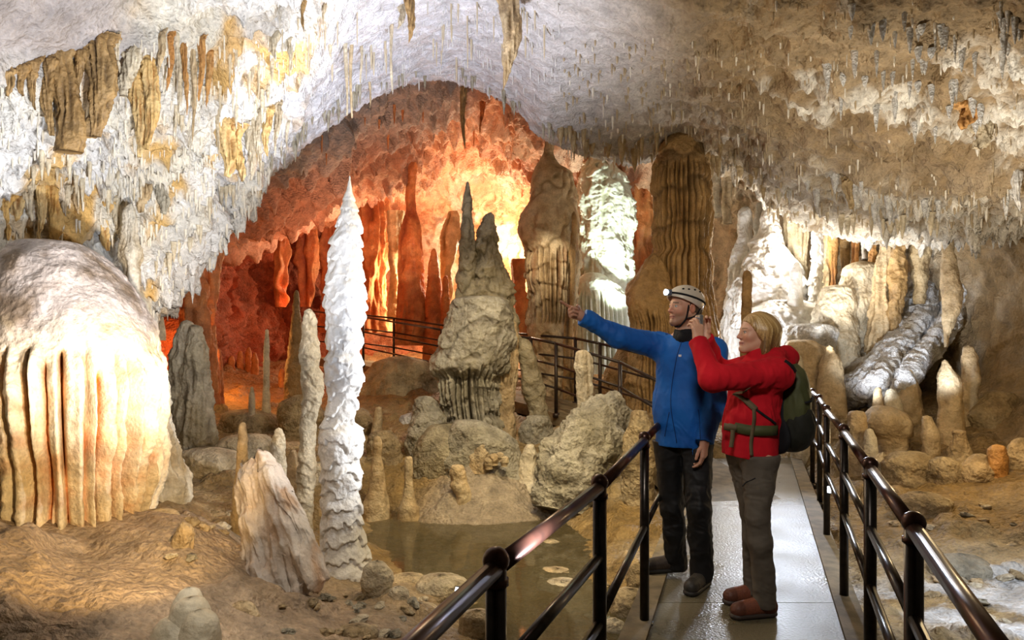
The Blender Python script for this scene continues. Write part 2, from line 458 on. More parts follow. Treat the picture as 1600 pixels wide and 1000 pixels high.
def ground_full(X, Y):
    z = ground_z(np.stack([X, Y], -1))
    p = np.stack([X, Y, np.zeros_like(X)], -1)
    pool = sstep(-.25, -.38, z)
    z = z + (.07 * fbm(p * 1.6, 4) + .05 * fbm(p * 5.5, 3) + .018 * fbm(p * 17., 3)) * (1 - .35 * pool)
    z = z + .10 * sstep(.1, .5, fbm(p * 2.3 + 40, 3)) * (1 - pool)
    # cut the floor down where the concrete path lies
    m = sstep(-.30, -.06, X - path_left(Y)) * sstep(-.30, -.06, path_right(Y) - X) * (1 - sstep(8.9, 9.3, Y))
    z = np.minimum(z, z * (1 - m) + np.minimum(z, -.19) * m)
    for k in range(len(RAMP) - 1):
        a, b = RAMP[k, :2], RAMP[k + 1, :2]; ab = b - a; L2 = ab @ ab
        t = np.clip(((X - a[0]) * ab[0] + (Y - a[1]) * ab[1]) / L2, 0, 1)
        nrm = np.array([ab[1], -ab[0]]) / math.sqrt(L2)
        if nrm[1] < 0: nrm = -nrm
        ox = X - a[0] - t * ab[0] - nrm[0] * .45; oy = Y - a[1] - t * ab[1] - nrm[1] * .45
        dd = np.hypot(ox, oy); zz = RAMP[k, 2] + t * (RAMP[k + 1, 2] - RAMP[k, 2]) - .2
        m = 1 - sstep(.55, .7, dd)
        z = np.minimum(z, z * (1 - m) + np.minimum(z, zz) * m)
    return z


def ground_at(x, y): return float(ground_full(np.array([[float(x)]]), np.array([[float(y)]]))[0, 0])


ny, nx = 560, 620
yy = 22.5 * (np.linspace(0, 1, ny) ** 1.75) * 1.06 - 1.5
uu = np.linspace(-1, 1, nx)
YY = np.repeat(yy[:, None], nx, 1); XX = uu[None] * (3.6 + .85 * np.maximum(YY, 0))
ZZ = ground_full(XX, YY)
G = np.stack([XX, YY, ZZ], -1)
mud = np.array((.34, .215, .07)); pale = np.array((.55, .43, .25)); dark = np.array((.13, .085, .035)); redm = np.array((.33, .14, .05)); white = np.array((.74, .74, .74))
c = lerp(mud, pale, sstep(-.3, .45, fbm(G * 1.1 + 3, 4)) * .8 * sstep(-.42, -.2, ZZ))
c = lerp(c, dark, sstep(.05, .5, fbm(G * 2.6 + 9, 4)) * .55)
c = lerp(c, (.52, .39, .28), sstep(.6, -.2, np.hypot((XX + 2.2) / 2.2, (YY - 3.8) / 1.8) - .6) * .75)              # dry crust on the left bank
c = lerp(c, (.44, .37, .29), sstep(.5, 0., np.hypot((XX + .2) / 1.0, (YY - 7.3) / .9) - .55) * .7)                  # dry island
c = lerp(c, redm, sstep(9.8, 11.5, YY) * sstep(1.2, -.5, XX) * .7)
c = lerp(c, (.26, .165, .07), sstep(1.9, 2.4, XX - .36 * YY) * .5)
wet = sstep(-.12, .05, fbm(G * 2.2 + 21, 4)) * sstep(2.2, 2.6, XX + .15 * (YY - 4)) * sstep(5.0, 4.6, YY) * sstep(3.2, 3.5, YY)  # wet floor patches, their white glare painted into the colour
c = lerp(c, white, wet * .95)  # white glare of the wet patches, painted
floor = mobj('floor', G.reshape(-1, 3), grid_faces(ny, nx), M['ground'], None, c.reshape(-1, 3)); tag(floor, kind='structure')
GB = bvh_of(G, grid_faces(ny, nx))


def gz(x, y):
    h = GB.ray_cast(Vector((x, y, 6)), Vector((0, 0, -1))); return h[0].z if h[0] else 0.


# pool
m, nt, b, N, L = nodes_of('pool_water')
b.inputs['Base Color'].default_value = (.80, .66, .36, 1); b.inputs['Roughness'].default_value = .05; b.inputs['IOR'].default_value = 1.33
b.inputs['Transmission Weight'].default_value = .90
nz = N.new('ShaderNodeTexNoise'); nz.inputs['Scale'].default_value = 3.; bp = N.new('ShaderNodeBump'); bp.inputs['Strength'].default_value = .06; bp.inputs['Distance'].default_value = .05
geo = N.new('ShaderNodeNewGeometry'); L.new(geo.outputs['Position'], nz.inputs['Vector']); L.new(nz.outputs['Fac'], bp.inputs['Height']); L.new(bp.outputs[0], b.inputs['Normal'])
M['water'] = m
WZ = -.335
th = np.linspace(0, 2 * math.pi, 48, endpoint=False)
pool_c = np.array([(-.15 + 1.75 * math.cos(t) * (1 + .1 * math.sin(3 * t)), 5.75 + 1.9 * math.sin(t)) for t in th])
pool = MB().prism([tuple(q) for q in pool_c if True], WZ - .6, WZ)
pool = MB(); pool.add([(x, y, WZ) for x, y in pool_c], [tuple(range(48))])
pw = pool.build('pool_water', M['water'], smooth=False); tag(pw, kind='structure')

# ================================================================ vault, left wall and its lip (one skin of rock)
# columns left -> right; rows: behind the lip, lip, up the picture, out of the frame, overhead, behind the camera
VC = [
    [(-500, 640, 4.6), (-520, 620, 4.0), (-520, 330, 3.7), (-540, 80, 3.3), (-600, -300, 2.7), (-900, -1600, 1.3)],
    [(-160, 560, 5.6), (-170, 540, 5.0), (-160, 300, 4.7), (-160, 100, 3.9), (-160, -250, 3.0), (-300, -1600, 1.4)],
    [(40, 520, 6.4), (30, 470, 5.8), (20, 300, 5.3), (20, 110, 4.4), (20, -200, 3.4), (-60, -1600, 1.45)],
    [(150, 520, 7.0), (140, 470, 6.3), (130, 300, 5.7), (130, 120, 4.8), (130, -200, 3.6), (60, -1600, 1.5)],
    [(238, 470, 7.6), (234, 446, 6.8), (225, 320, 6.2), (230, 130, 5.2), (230, -200, 3.9), (180, -1600, 1.5)],
    [(300, 365, 8.2), (292, 388, 7.2), (300, 290, 6.6), (320, 130, 5.6), (330, -200, 4.1), (280, -1600, 1.55)],
    [(362, 290, 8.7), (345, 318, 7.7), (360, 225, 7.0), (390, 100, 5.9), (420, -200, 4.2), (400, -1600, 1.6)],
    [(445, 225, 9.3), (418, 252, 8.3), (440, 165, 7.3), (470, 60, 6.2), (520, -200, 4.3), (500, -1600, 1.6)],
    [(530, 165, 9.8), (505, 200, 8.8), (530, 110, 7.6), (560, 30, 6.5), (610, -200, 4.4), (600, -1600, 1.6)],
    [(630, 110, 10.2), (605, 140, 9.2), (630, 70, 7.9), (650, 0, 6.6), (700, -200, 4.5), (720, -1600, 1.6)],
    [(705, 100, 10.5), (700, 122, 9.5), (710, 60, 8.0), (720, -5, 6.7), (780, -200, 4.5), (800, -1600, 1.6)],
    [(785, 120, 10.6), (790, 158, 9.6), (790, 80, 8.0), (800, 0, 6.6), (850, -200, 4.4), (850, -1600, 1.6)],
    [(860, 190, 10.9), (860, 215, 9.8), (870, 120, 8.0), (880, 10, 6.4), (910, -200, 4.3), (900, -1600, 1.55)],
    [(960, 220, 12.0), (960, 246, 11.0), (960, 140, 8.4), (970, 10, 6.1), (1000, -200, 4.2), (950, -1600, 1.5)],
    [(1065, 220, 12.3), (1065, 238, 11.4), (1060, 140, 8.5), (1065, 10, 5.8), (1090, -200, 4.0), (1000, -1600, 1.5)],
    [(1140, 230, 12.2), (1140, 258, 11.2), (1150, 150, 8.0), (1170, 10, 5.5), (1180, -200, 3.9), (1060, -1600, 1.45)],
    [(1210, 290, 11.6), (1210, 312, 10.6), (1240, 180, 7.3), (1270, 20, 5.2), (1280, -200, 3.7), (1150, -1600, 1.4)],
    [(1300, 330, 10.8), (1300, 350, 9.8), (1340, 210, 7.0), (1370, 30, 4.9), (1400, -200, 3.5), (1250, -1600, 1.4)],
    [(1400, 340, 10.4), (1400, 355, 9.4), (1440, 230, 6.8), (1480, 40, 4.7), (1500, -200, 3.4), (1350, -1600, 1.35)],
    [(1500, 345, 9.9), (1500, 352, 8.9), (1550, 230, 6.3), (1600, 50, 4.4), (1640, -200, 3.2), (1500, -1600, 1.3)],
    [(1620, 340, 9.2), (1620, 345, 8.2), (1680, 240, 5.8), (1740, 60, 4.1), (1800, -200, 3.0), (1700, -1600, 1.25)],
    [(1800, 360, 8.2), (1800, 370, 7.2), (1860, 260, 5.2), (1950, 80, 3.7), (2050, -200, 2.7), (1900, -1600, 1.2)],
    [(2100, 420, 7.0), (2100, 430, 6.0), (2150, 320, 4.6), (2250, 100, 3.3), (2350, -200, 2.4), (2200, -1600, 1.1)],
]
rows = [np.array([P(*c[r]) for c in VC]) for r in range(6)]
behind = rows[0] + np.array([0, 1.2, .9])
back = rows[5].copy(); back[:, 1] = -2.5; back[:, 2] = np.minimum(back[:, 2], 4.6)
ctrl = np.stack([behind] + rows + [back])
# denser sampling where it is seen
nv, nu = 520, 980
Gd = sheet(ctrl, nv, nu)
vpar = np.linspace(0, 7, nv)[:, None] * np.ones((1, nu)); upar = np.ones((nv, 1)) * np.linspace(0, len(VC) - 1, nu)[None]
N0 = grid_normals(Gd)
if N0[nv // 2, nu // 2, 2] > 0: N0 = -N0          # point down into the cave
Lf = 1 - sstep(6.2, 8.2, upar)           # left wall
Rt = sstep(12.2, 15.0, upar)             # right vault
Ce = np.clip(1 - Lf - Rt, 0, 1)
lipm = np.exp(-((vpar - 2.0) / .6) ** 2)
big = fbm(Gd * .55 + 4, 3); med = fbm(Gd * 1.6 + 11, 4); fine = fbm(Gd * 6.0 + 2, 4)
strat = ridged(Gd * np.array([.9, 1.2, 2.6]) + .5 * med[..., None], 3)                       # broken ledges
off = .18 * big * (1 - .6 * Ce) + med * (.24 * Lf + .07 * Ce + .26 * Rt) + fine * (.06 * Lf + .03 * Ce + .075 * Rt)
drapes = ridged(Gd * np.array([3.6, 3.6, .55]) + .5 * med[..., None], 2) * sstep(-.1, .25, fbm(Gd * .8 + 63, 2) + .05)
off += strat * (.24 * Lf + .02 * Ce + .14 * Rt) + drapes * .10 * Lf
niche = sstep(3.95, 4.2, vpar + .08 * med) * (1 - sstep(3.2, 4.2, upar))          # smooth roof of the upper left overhang, its shade painted grey
off = off * (1 - .75 * niche)
G = Gd + N0 * off[..., None]
# hanging fringes: sharp downward growth, streaked along the vertical
crust = sstep(-.02, .2, fbm(Gd * np.array([.9, .9, 1.6]) + 51, 3) + .16 * sstep(16, 18, upar) - .10)
drip = np.clip(perlin(Gd * np.array([9, 9, 2.0])) + .25, 0, 1) ** 2 * .8 + np.clip(perlin(Gd * np.array([19, 19, 4.]) + 7), 0, 1) ** 2
dz = drip * (.16 * Lf + .035 * Ce + .17 * Rt * (.35 + .65 * crust)) * (1 + 1.0 * lipm)
dz = dz * (1 - niche)
G[..., 2] -= dz
# colours: minerals, plus shade painted on the overhang roof
lil = np.array((.80, .80, .87)); cream = np.array((.84, .80, .70)); yel = np.array((.78, .48, .13)); gry = np.array((.50, .46, .42)); brn = np.array((.30, .205, .105)); frost = np.array((.84, .80, .72)); orange = np.array((.62, .29, .07))
cl = lerp(np.array((.86, .85, .84)), cream, sstep(-.2, .3, fbm(Gd * 1.3 + 70, 3)))
cl = lerp(cl, yel, sstep(.04, .34, fbm(Gd * np.array([2.2, 2.2, .6]) + 90, 4)) * .9)
cl = lerp(cl, yel, np.clip(-.15 - drapes, 0, 1) * 1.0)
cl = lerp(cl, gry, sstep(.1, .5, -med) * .45)
cl = lerp(cl, (.46, .42, .42), niche * .95)
cc_ = lerp(lil, np.array((.60, .59, .62)), sstep(-.1, .4, fbm(Gd * np.array([3, 3, 1.]) + 8, 4)) * .6)
cc_ = lerp(cc_, gry, sstep(9.5, 13, upar) * .65)
cr = lerp(brn, np.array((.38, .28, .165)), sstep(-.2, .4, med))
cr = lerp(cr, frost, np.clip(crust * sstep(.0, .35, drip + fine * .6 + .1) * 1.0, 0, 1) * sstep(13.5, 16.5, upar))
cr = lerp(cr, frost, lipm * sstep(14.8, 16, upar) * .65 * sstep(-.3, .2, fine + .1))
c = cl * Lf[..., None] + cc_ * Ce[..., None] + cr * Rt[..., None]
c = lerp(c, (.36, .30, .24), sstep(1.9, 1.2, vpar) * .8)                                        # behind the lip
FA = grid_faces(nv, nu)
vault = mobj('ceiling', G.reshape(-1, 3), FA, M['ceiling'], None, c.reshape(-1, 3)); tag(vault, kind='structure')
VB = bvh_of(G, FA)

# ================================================================ red chamber: back wall, ledge and ceiling
RC = [
    [(130, 720, 8.6), (130, 560, 8.8), (140, 450, 8.9), (160, 400, 8.5), (160, 380, 8.0), (200, 300, 7.6)],
    [(230, 680, 10.), (240, 540, 10.4), (245, 440, 10.4), (250, 410, 9.8), (250, 385, 9.2), (270, 310, 8.6)],
    [(310, 640, 11.5), (310, 540, 12.), (310, 440, 12.2), (310, 385, 11.), (320, 345, 10.3), (340, 280, 9.3)],
    [(400, 590, 15.), (400, 520, 15.6), (400, 415, 15.8), (400, 372, 13.2), (400, 330, 11.8), (430, 215, 10.2)],
    [(500, 580, 17.), (500, 500, 17.5), (500, 385, 17.2), (500, 335, 14.6), (500, 300, 12.8), (520, 165, 10.9)],
    [(600, 570, 18.5), (600, 480, 19.), (600, 360, 18.6), (600, 300, 16.8), (600, 262, 14.0), (610, 120, 11.4)],
    [(700, 570, 19.), (700, 480, 19.5), (700, 380, 19.3), (700, 300, 18.6), (700, 225, 15.5), (705, 108, 11.6)],
    [(800, 570, 18.), (800, 480, 18.5), (800, 380, 18.4), (800, 300, 17.6), (800, 230, 14.8), (790, 130, 11.8)],
    [(870, 575, 16.5), (870, 480, 16.8), (870, 380, 16.6), (870, 300, 15.8), (865, 240, 13.5), (860, 195, 11.6)],
    [(940, 580, 16.), (940, 480, 16.2), (940, 380, 16.2), (940, 310, 15.4), (945, 262, 14.0), (950, 215, 12.7)],
    [(1060, 590, 16.), (1060, 480, 16.2), (1060, 380, 16.), (1060, 310, 15.2), (1060, 262, 14.0), (1060, 215, 13.0)],
    [(1180, 600, 15.), (1180, 480, 15.2), (1180, 390, 15.), (1180, 330, 14.2), (1180, 285, 13.6), (1180, 235, 12.7)],
    [(1300, 610, 13.6), (1300, 500, 13.8), (1300, 420, 13.6), (1300, 370, 12.8), (1300, 345, 12.), (1300, 300, 11.4)],
    [(1390, 640, 11.), (1395, 540, 11.4), (1400, 440, 11.3), (1400, 390, 10.9), (1400, 365, 10.6), (1400, 330, 10.6)],
    [(1480, 680, 8.8), (1490, 560, 9.6), (1495, 460, 9.6), (1500, 390, 9.4), (1500, 365, 9.3), (1500, 330, 9.9)],
    [(1600, 730, 7.4), (1600, 590, 8.2), (1600, 480, 8.3), (1600, 400, 8.3), (1600, 365, 8.4), (1610, 320, 9.2)],
    [(1760, 800, 6.0), (1760, 620, 6.8), (1770, 500, 7.), (1780, 420, 7.1), (1790, 380, 7.3), (1800, 340, 8.2)],
    [(2050, 950, 5.), (2050, 700, 5.6), (2070, 540, 5.8), (2080, 460, 5.9), (2090, 430, 6.1), (2100, 400, 7.0)],
]
ctrl = np.stack([np.array([P(*c[r]) for c in RC]) for r in range(6)])
low = ctrl[0].copy(); low[:, 2] = np.minimum(low[:, 2] - 1.2, -.3)
top = ctrl[5].copy(); top[:, 2] += .9; top[:, 1] += .3
ctrl = np.concatenate([low[None], ctrl, top[None]])
nv, nu = 380, 820
Gd = sheet(ctrl, nv, nu)
vpar = np.linspace(0, 7, nv)[:, None] * np.ones((1, nu)); upar = np.ones((nv, 1)) * np.linspace(0, len(RC) - 1, nu)[None]
N0 = grid_normals(Gd)
if N0[nv // 3, nu // 3, 1] > 0: N0 = -N0
big = fbm(Gd * .5 + 14, 3); med = fbm(Gd * 1.3 + 41, 4); fine = fbm(Gd * 4.5 + 22, 4)
wallm = 1 - sstep(3.3, 4.3, vpar)
fl = ridged(Gd * np.array([2.3, 2.3, .18]) + .4 * big[..., None], 3)
flm = wallm * sstep(.0, .25, fbm(Gd * .6 + 71, 2) + .12)
red = 1 - sstep(9.2, 10.6, upar)
rgt = sstep(12.6, 14.4, upar)
off = .35 * big + (.30 + .18 * red) * med + (.10 + .08 * red) * fine + .22 * fl * flm * (1 - rgt) + .12 * ridged(Gd * np.array([1, 1, 2.6]) + med[..., None], 3) * (1 - wallm)
off = off * (1 - .35 * rgt)
G = Gd + N0 * off[..., None]
drip = np.clip(perlin(Gd * np.array([5, 5, 1.2])) + .2, 0, 1) ** 2
G[..., 2] -= drip * .35 * (1 - wallm) * (1 - .5 * rgt)
c1 = lerp(np.array((.80, .50, .28)), np.array((.62, .20, .06)), sstep(-.3, .25, fbm(Gd * .8 + 5, 3) - .15 * fl))  # red-orange chamber light is partly put into these rock colours
c1 = lerp(c1, (.86, .72, .56), sstep(-.05, .25, fbm(Gd * 1.1 + 33, 3)) * sstep(4.6, 6, upar) * .9)
c1 = lerp(c1, (.45, .16, .06), sstep(.1, .35, fbm(Gd * 2.3 + 3, 4)) * .7)
c1 = lerp(c1, (.34, .07, .02), sstep(4.4, 3.4, upar) * wallm * .75)  # darkness of the left recess painted as deep red
c1 = lerp(c1, (.40, .11, .04), np.clip(.3 - fl, 0, 1) * flm * .8)
c1 = lerp(c1, (.62, .27, .15), (1 - wallm) * .7)
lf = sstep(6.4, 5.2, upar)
c1 = lerp(c1, (.24, .10, .055), lf * sstep(4.3, 4.8, vpar + .25 * med) * .85)  # shadowed ceiling above the ledge, painted dark brown
c1 = lerp(c1, (.74, .42, .30), lf * np.exp(-((vpar - 4.05 + .2 * med) / .28) ** 2) * .9)  # lit underside of the ledge, painted as a paler pink band
c1 = lerp(c1, (.30, .05, .015), lf * sstep(3.9, 3.4, vpar) * .8)  # shade below the ledge, painted deep red
c1 = lerp(c1, (.27, .23, .20), sstep(5.1, 5.7, vpar + .2 * med) * sstep(2.6, 3.2, upar) * sstep(6.8, 6.0, upar) * .9)  # shadowed hollow under the lip, painted grey
c2 = lerp(np.array((.80, .74, .62)), np.array((.55, .40, .22)), sstep(-.1, .4, fbm(Gd * 1.2 + 15, 4)))
c3 = lerp(np.array((.33, .225, .11)), np.array((.50, .42, .32)), sstep(.0, .45, fbm(Gd * 1.6 + 25, 4)) * .8)
c3 = lerp(c3, (.12, .08, .04), np.clip(-med * 1.6, 0, 1) * .6)
mid = np.clip(1 - red - rgt, 0, 1)
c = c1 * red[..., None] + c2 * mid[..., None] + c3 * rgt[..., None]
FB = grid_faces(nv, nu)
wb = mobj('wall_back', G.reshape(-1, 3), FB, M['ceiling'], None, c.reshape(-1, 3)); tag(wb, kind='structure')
WB = bvh_of(G, FB)

# outer rock shell so that no light leaks in from beyond the cave
shell = MB()
shell.add([(-9, -6, -1.2), (9, -6, -1.2), (9, -6, 7), (-9, -6, 7)], [(0, 1, 2, 3)])
m_back = mobj('wall_entrance', np.concatenate(shell.V), shell.F, M['rock'], None, np.tile([.3, .24, .17], (4, 1))); tag(m_back, kind='structure')

# ================================================================ concrete path
m, nt, b, N, L = nodes_of('wet_concrete')
geo = N.new('ShaderNodeNewGeometry')
n1 = N.new('ShaderNodeTexNoise'); n1.inputs['Scale'].default_value = 1.3; n1.inputs['Detail'].default_value = 7; L.new(geo.outputs['Position'], n1.inputs['Vector'])
n2 = N.new('ShaderNodeTexNoise'); n2.inputs['Scale'].default_value = 60; n2.inputs['Detail'].default_value = 4; L.new(geo.outputs['Position'], n2.inputs['Vector'])
cr = N.new('ShaderNodeValToRGB'); cr.color_ramp.elements[0].position = .35; cr.color_ramp.elements[0].color = (.115, .095, .055, 1); cr.color_ramp.elements[1].position = .65; cr.color_ramp.elements[1].color = (.21, .18, .115, 1)
L.new(n1.outputs['Fac'], cr.inputs['Fac']); L.new(cr.outputs['Color'], b.inputs['Base Color'])
rr = N.new('ShaderNodeMapRange'); rr.inputs['From Min'].default_value = .35; rr.inputs['From Max'].default_value = .65; rr.inputs['To Min'].default_value = .20; rr.inputs['To Max'].default_value = .46
L.new(n1.outputs['Fac'], rr.inputs['Value']); L.new(rr.outputs[0], b.inputs['Roughness'])
bp = N.new('ShaderNodeBump'); bp.inputs['Strength'].default_value = .5; bp.inputs['Distance'].default_value = .010; L.new(n2.outputs['Fac'], bp.inputs['Height']); L.new(bp.outputs[0], b.inputs['Normal'])
M['concrete'] = m
M['kerb'] = simple_mat('rough_concrete', (.25, .195, .11), .75, bump=.6, bscale=70, c2=(.13, .10, .055), nscale=9)
segs = [(-2.0, 1.6), (1.607, 3.98), (3.987, 6.4), (6.407, 9.6)]
def slab_poly(y0, y1, off=0.0):
    return [(path_left(y0) + off, y0), (path_right(y0) - off, y0), (path_right(y1) - off, y1), (path_left(y1) + off, y1)]
for y0, y1 in segs:
    o = MB().prism(slab_poly(y0, y1), -.16, 0.).build('walkway_slab', M['concrete'], smooth=False); tag(o, kind='structure')
for side in (-1, 1):
    f = path_left if side < 0 else path_right
    y1 = 6.3 if side < 0 else 9.6
    pts = [(-2.0, f(-2.0)), (y1, f(y1))]
    w = .14
    poly = [(f(-2.0), -2.0), (f(-2.0) + side * w, -2.0), (f(y1) + side * w, y1), (f(y1), y1)]
    if side > 0: poly = poly
    else: poly = poly[::-1]
    o = MB().prism(poly, -.30, .025).build('walkway_kerb', M['kerb'], smooth=False); tag(o, kind='structure')
# ramp that turns left and climbs
def off_line(line, w):
    out = []
    for i in range(len(line)):
        t = line[min(i + 1, len(line) - 1)] - line[max(i - 1, 0)]; n = np.array([t[1], -t[0], 0]); n /= np.linalg.norm(n)
        if n[1] < 0 and i > 0: n = -n
        if i == 0 and n[0] < 0: n = -n
        out.append(line[i] + n * w)
    return np.array(out)
ramp_far = off_line(RAMP, .9)
V = []; Fs = []
for i in range(len(RAMP)):
    for q in (RAMP[i], ramp_far[i]):
        V.append((q[0], q[1], RAMP[i][2] - .004)); V.append((q[0], q[1], RAMP[i][2] - .17))
for i in range(len(RAMP) - 1):
    a = 4 * i; b_ = 4 * i + 4
    Fs += [(a, b_, b_ + 2, a + 2), (a + 1, a + 3, b_ + 3, b_ + 1), (a, a + 1, b_ + 1, b_), (a + 2, b_ + 2, b_ + 3, a + 3)]
Fs += [(0, 2, 3, 1), (len(V) - 4, len(V) - 3, len(V) - 1, len(V) - 2)]
o = mobj('walkway_ramp', V, Fs, M['kerb'], smooth=False); tag(o, kind='structure')
# ================================================================ palettes (main, variation, groove)
PAL = dict(
    white=((.82, .82, .82), (.74, .72, .68), (.52, .47, .40)),
    ivory=((.74, .66, .50), (.62, .52, .36), (.30, .22, .12)),
    amber=((.95, .82, .60), (.92, .72, .42), (.70, .20, .012)),  # groove orange imitates lamplight glowing through the folds
    grey=((.46, .42, .33), (.35, .31, .22), (.15, .12, .08)),
    olive=((.30, .24, .14), (.40, .34, .22), (.09, .065, .03)),
    brown=((.38, .23, .085), (.48, .31, .13), (.10, .055, .02)),
    tan=((.58, .42, .23), (.68, .54, .34), (.20, .12, .045)),
    red=((.55, .17, .05), (.62, .26, .09), (.28, .06, .015)),
    pale=((.80, .84, .76), (.74, .76, .66), (.40, .38, .26)),
    mud=((.40, .29, .15), (.50, .39, .23), (.19, .12, .055)),
)


def form(name, label, cat, d, sil, pal='ivory', mat='flow', group=None, base=None, sink=.12, **kw):
    """one standing (or leaning) rock formation from its outline"""
    C, R = sil_axis(d, sil)
    b = gz(C[-1][0], C[-1][1] if abs(C[-1][1]) < 20 else 18) if base is None else base
    z_end = min(b, C[-1][2]) - sink
    if C[-1][2] > z_end:
        dz = C[-1][2] - z_end
        C = np.vstack([C, [C[-1][0], C[-1][1], z_end]]); R = np.append(R, R[-1] * (1.0 + min(.25, .2 * dz)))
    o = axis_loft(name, C, R, M[mat], PAL[pal] if isinstance(pal, str) else pal, origin=(C[-1][0], C[-1][1], max(b, C[-1][2])), **kw)
    return tag(o, label, cat, group)


def multi(name, label, cat, mat, lofts, group=None):
    """one rock body grown together from several swellings"""
    V = []; Fs = []; Cc = []; n = 0
    for (d, sil, pal, kw) in lofts:
        C, R = sil_axis(d, sil)
        kw = dict(kw); ext = kw.pop('ext', .15)
        if ext: C = np.vstack([C, C[-1] - np.array([0, 0, ext])]); R = np.append(R, R[-1] * 1.04)
        v, f, c = axis_loft(None, C, R, None, PAL[pal], **kw)
        V.append(v); Cc.append(c); Fs += [tuple(int(i) + n for i in q) for q in f]; n += len(v)
    V = np.vstack(V); lo = V[V[:, 2].argmin()]
    o = mobj(name, V, Fs, M[mat], None, np.vstack(Cc), True, (V[:, 0].mean(), V[:, 1].mean(), lo[2]))
    return tag(o, label, cat, group)


def zrow(py, d): return CZ + (HY - py) / F * d


# ---------------------------------------------------------------- left side
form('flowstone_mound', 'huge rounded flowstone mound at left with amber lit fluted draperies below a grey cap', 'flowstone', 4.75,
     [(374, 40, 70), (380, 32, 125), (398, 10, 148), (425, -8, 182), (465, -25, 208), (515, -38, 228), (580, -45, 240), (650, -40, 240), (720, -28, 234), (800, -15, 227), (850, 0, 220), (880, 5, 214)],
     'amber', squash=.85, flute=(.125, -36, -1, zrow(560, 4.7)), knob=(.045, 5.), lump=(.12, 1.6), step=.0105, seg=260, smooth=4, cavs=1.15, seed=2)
mound = bpy.data.objects['flowstone_mound']
# grey cap: colour by height, darker towards the left
me = mound.data; vv = np.empty(len(me.vertices) * 3, np.float32); me.vertices.foreach_get('co', vv); vv = vv.reshape(-1, 3) + np.array(mound.location)
cc = np.empty(len(me.vertices) * 4, np.float32); me.color_attributes['Col'].data.foreach_get('color', cc); cc = cc.reshape(-1, 4)
capm = sstep(zrow(560, 4.6), zrow(480, 4.6), vv[:, 2] + .25 * fbm(vv * 2.5, 4) - .05 * (vv[:, 0] + 3))
capc = lerp(np.array((.56, .50, .48)), np.array((.24, .18, .13)), sstep(-.1, .3, fbm(vv * 3.2 + 8, 4) - .12 + .25 * sstep(-2.9, -3.6, vv[:, 0])))
cc[:, :3] = lerp(cc[:, :3], capc, capm); me.color_attributes['Col'].data.foreach_set('color', cc.ravel())

form('flowstone_column', 'pale lacy flowstone column behind the amber mound, spreading to a wide foot', 'flowstone', 5.7,
     [(318, 196, 212), (400, 192, 216), (460, 196, 222), (560, 200, 245), (640, 205, 262), (700, 205, 278), (760, 208, 290), (800, 215, 292)],
     'ivory', flute=(.06, 9, -1, 3), knob=(.05, 7), lump=(.06, 3), step=.012, stain=((.80, .76, .66), -.2, .8), seed=5)
form('stalagmite', 'pale slim stalagmite between the lacy flowstone column and the grey split stalagmite', 'stalagmite', 7.2,
     [(489, 231, 240), (505, 228, 243), (560, 228, 246), (600, 230, 249), (660, 232, 256)], 'grey', knob=(.02, 9), seed=3)
multi('stalagmite', 'thick grey stalagmite with a split twin top beside the orange curtain', 'stalagmite', 'flow', [
    (8.0, [(500, 284, 300), (520, 277, 302), (560, 270, 310), (620, 268, 322), (690, 268, 334)], 'grey', dict(flute=(.05, 8, -1, 1.6), knob=(.05, 6), seed=4)),
    (7.9, [(507, 296, 314), (530, 294, 318), (580, 288, 326), (640, 285, 330), (690, 282, 336)], 'grey', dict(flute=(.05, 8, -1, 1.5), knob=(.05, 6), seed=9))])
form('stalagmite', 'tiny pale stalagmite standing in the shadow left of the grey split stalagmite', 'stalagmite', 8.6, [(486, 248, 252), (500, 246, 256), (517, 245, 258)], 'ivory', knob=(.01, 9), seed=13, base=zrow(517, 8.6))
form('stalagmite', 'orange lit narrow stalagmite at the foot of the orange curtain', 'stalagmite', 10.2, [(508, 330, 336), (535, 327, 338), (570, 323, 341), (600, 322, 343)], 'red', knob=(.03, 7), seed=14)
form('stalagmite', 'stubby orange stalagmite just right of the orange lit narrow one', 'stalagmite', 10.4, [(545, 339, 344), (565, 337, 347), (590, 335, 349)], 'red', knob=(.02, 7), seed=15)

# ---------------------------------------------------------------- the tall pale stalagmites
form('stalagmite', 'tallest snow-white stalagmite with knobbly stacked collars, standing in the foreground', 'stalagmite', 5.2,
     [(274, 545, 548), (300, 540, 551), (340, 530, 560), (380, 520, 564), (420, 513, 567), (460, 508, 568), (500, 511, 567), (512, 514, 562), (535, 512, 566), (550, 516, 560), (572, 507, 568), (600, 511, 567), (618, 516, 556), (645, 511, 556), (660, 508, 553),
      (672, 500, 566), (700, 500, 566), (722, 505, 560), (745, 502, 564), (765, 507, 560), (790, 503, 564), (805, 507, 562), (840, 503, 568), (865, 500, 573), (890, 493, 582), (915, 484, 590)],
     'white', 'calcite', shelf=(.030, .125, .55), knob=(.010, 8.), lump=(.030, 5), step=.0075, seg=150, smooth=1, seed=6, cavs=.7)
form('stalagmite', 'tall ivory stalagmite with a hooked tip, just left of the snow-white one', 'stalagmite', 6.0,
     [(482, 477, 489), (492, 475, 492), (500, 473, 494), (530, 472, 496), (558, 469, 499), (572, 472, 497), (584, 472, 505), (610, 472, 504), (640, 474, 497), (655, 470, 493), (690, 468, 493), (730, 466, 492), (780, 464, 488), (828, 462, 486)],
     'ivory', shelf=(.014, .2), knob=(.022, 8), lump=(.02, 3), step=.009, smooth=1, seed=7, cavs=.6)
form('stalagmite', 'short ivory stalagmite rising behind the tilted slab', 'stalagmite', 5.7, [(668, 430, 440), (685, 426, 445), (705, 424, 446), (730, 424, 446), (790, 422, 447)], 'ivory', shelf=(.008, .12), knob=(.02, 8), seed=8)
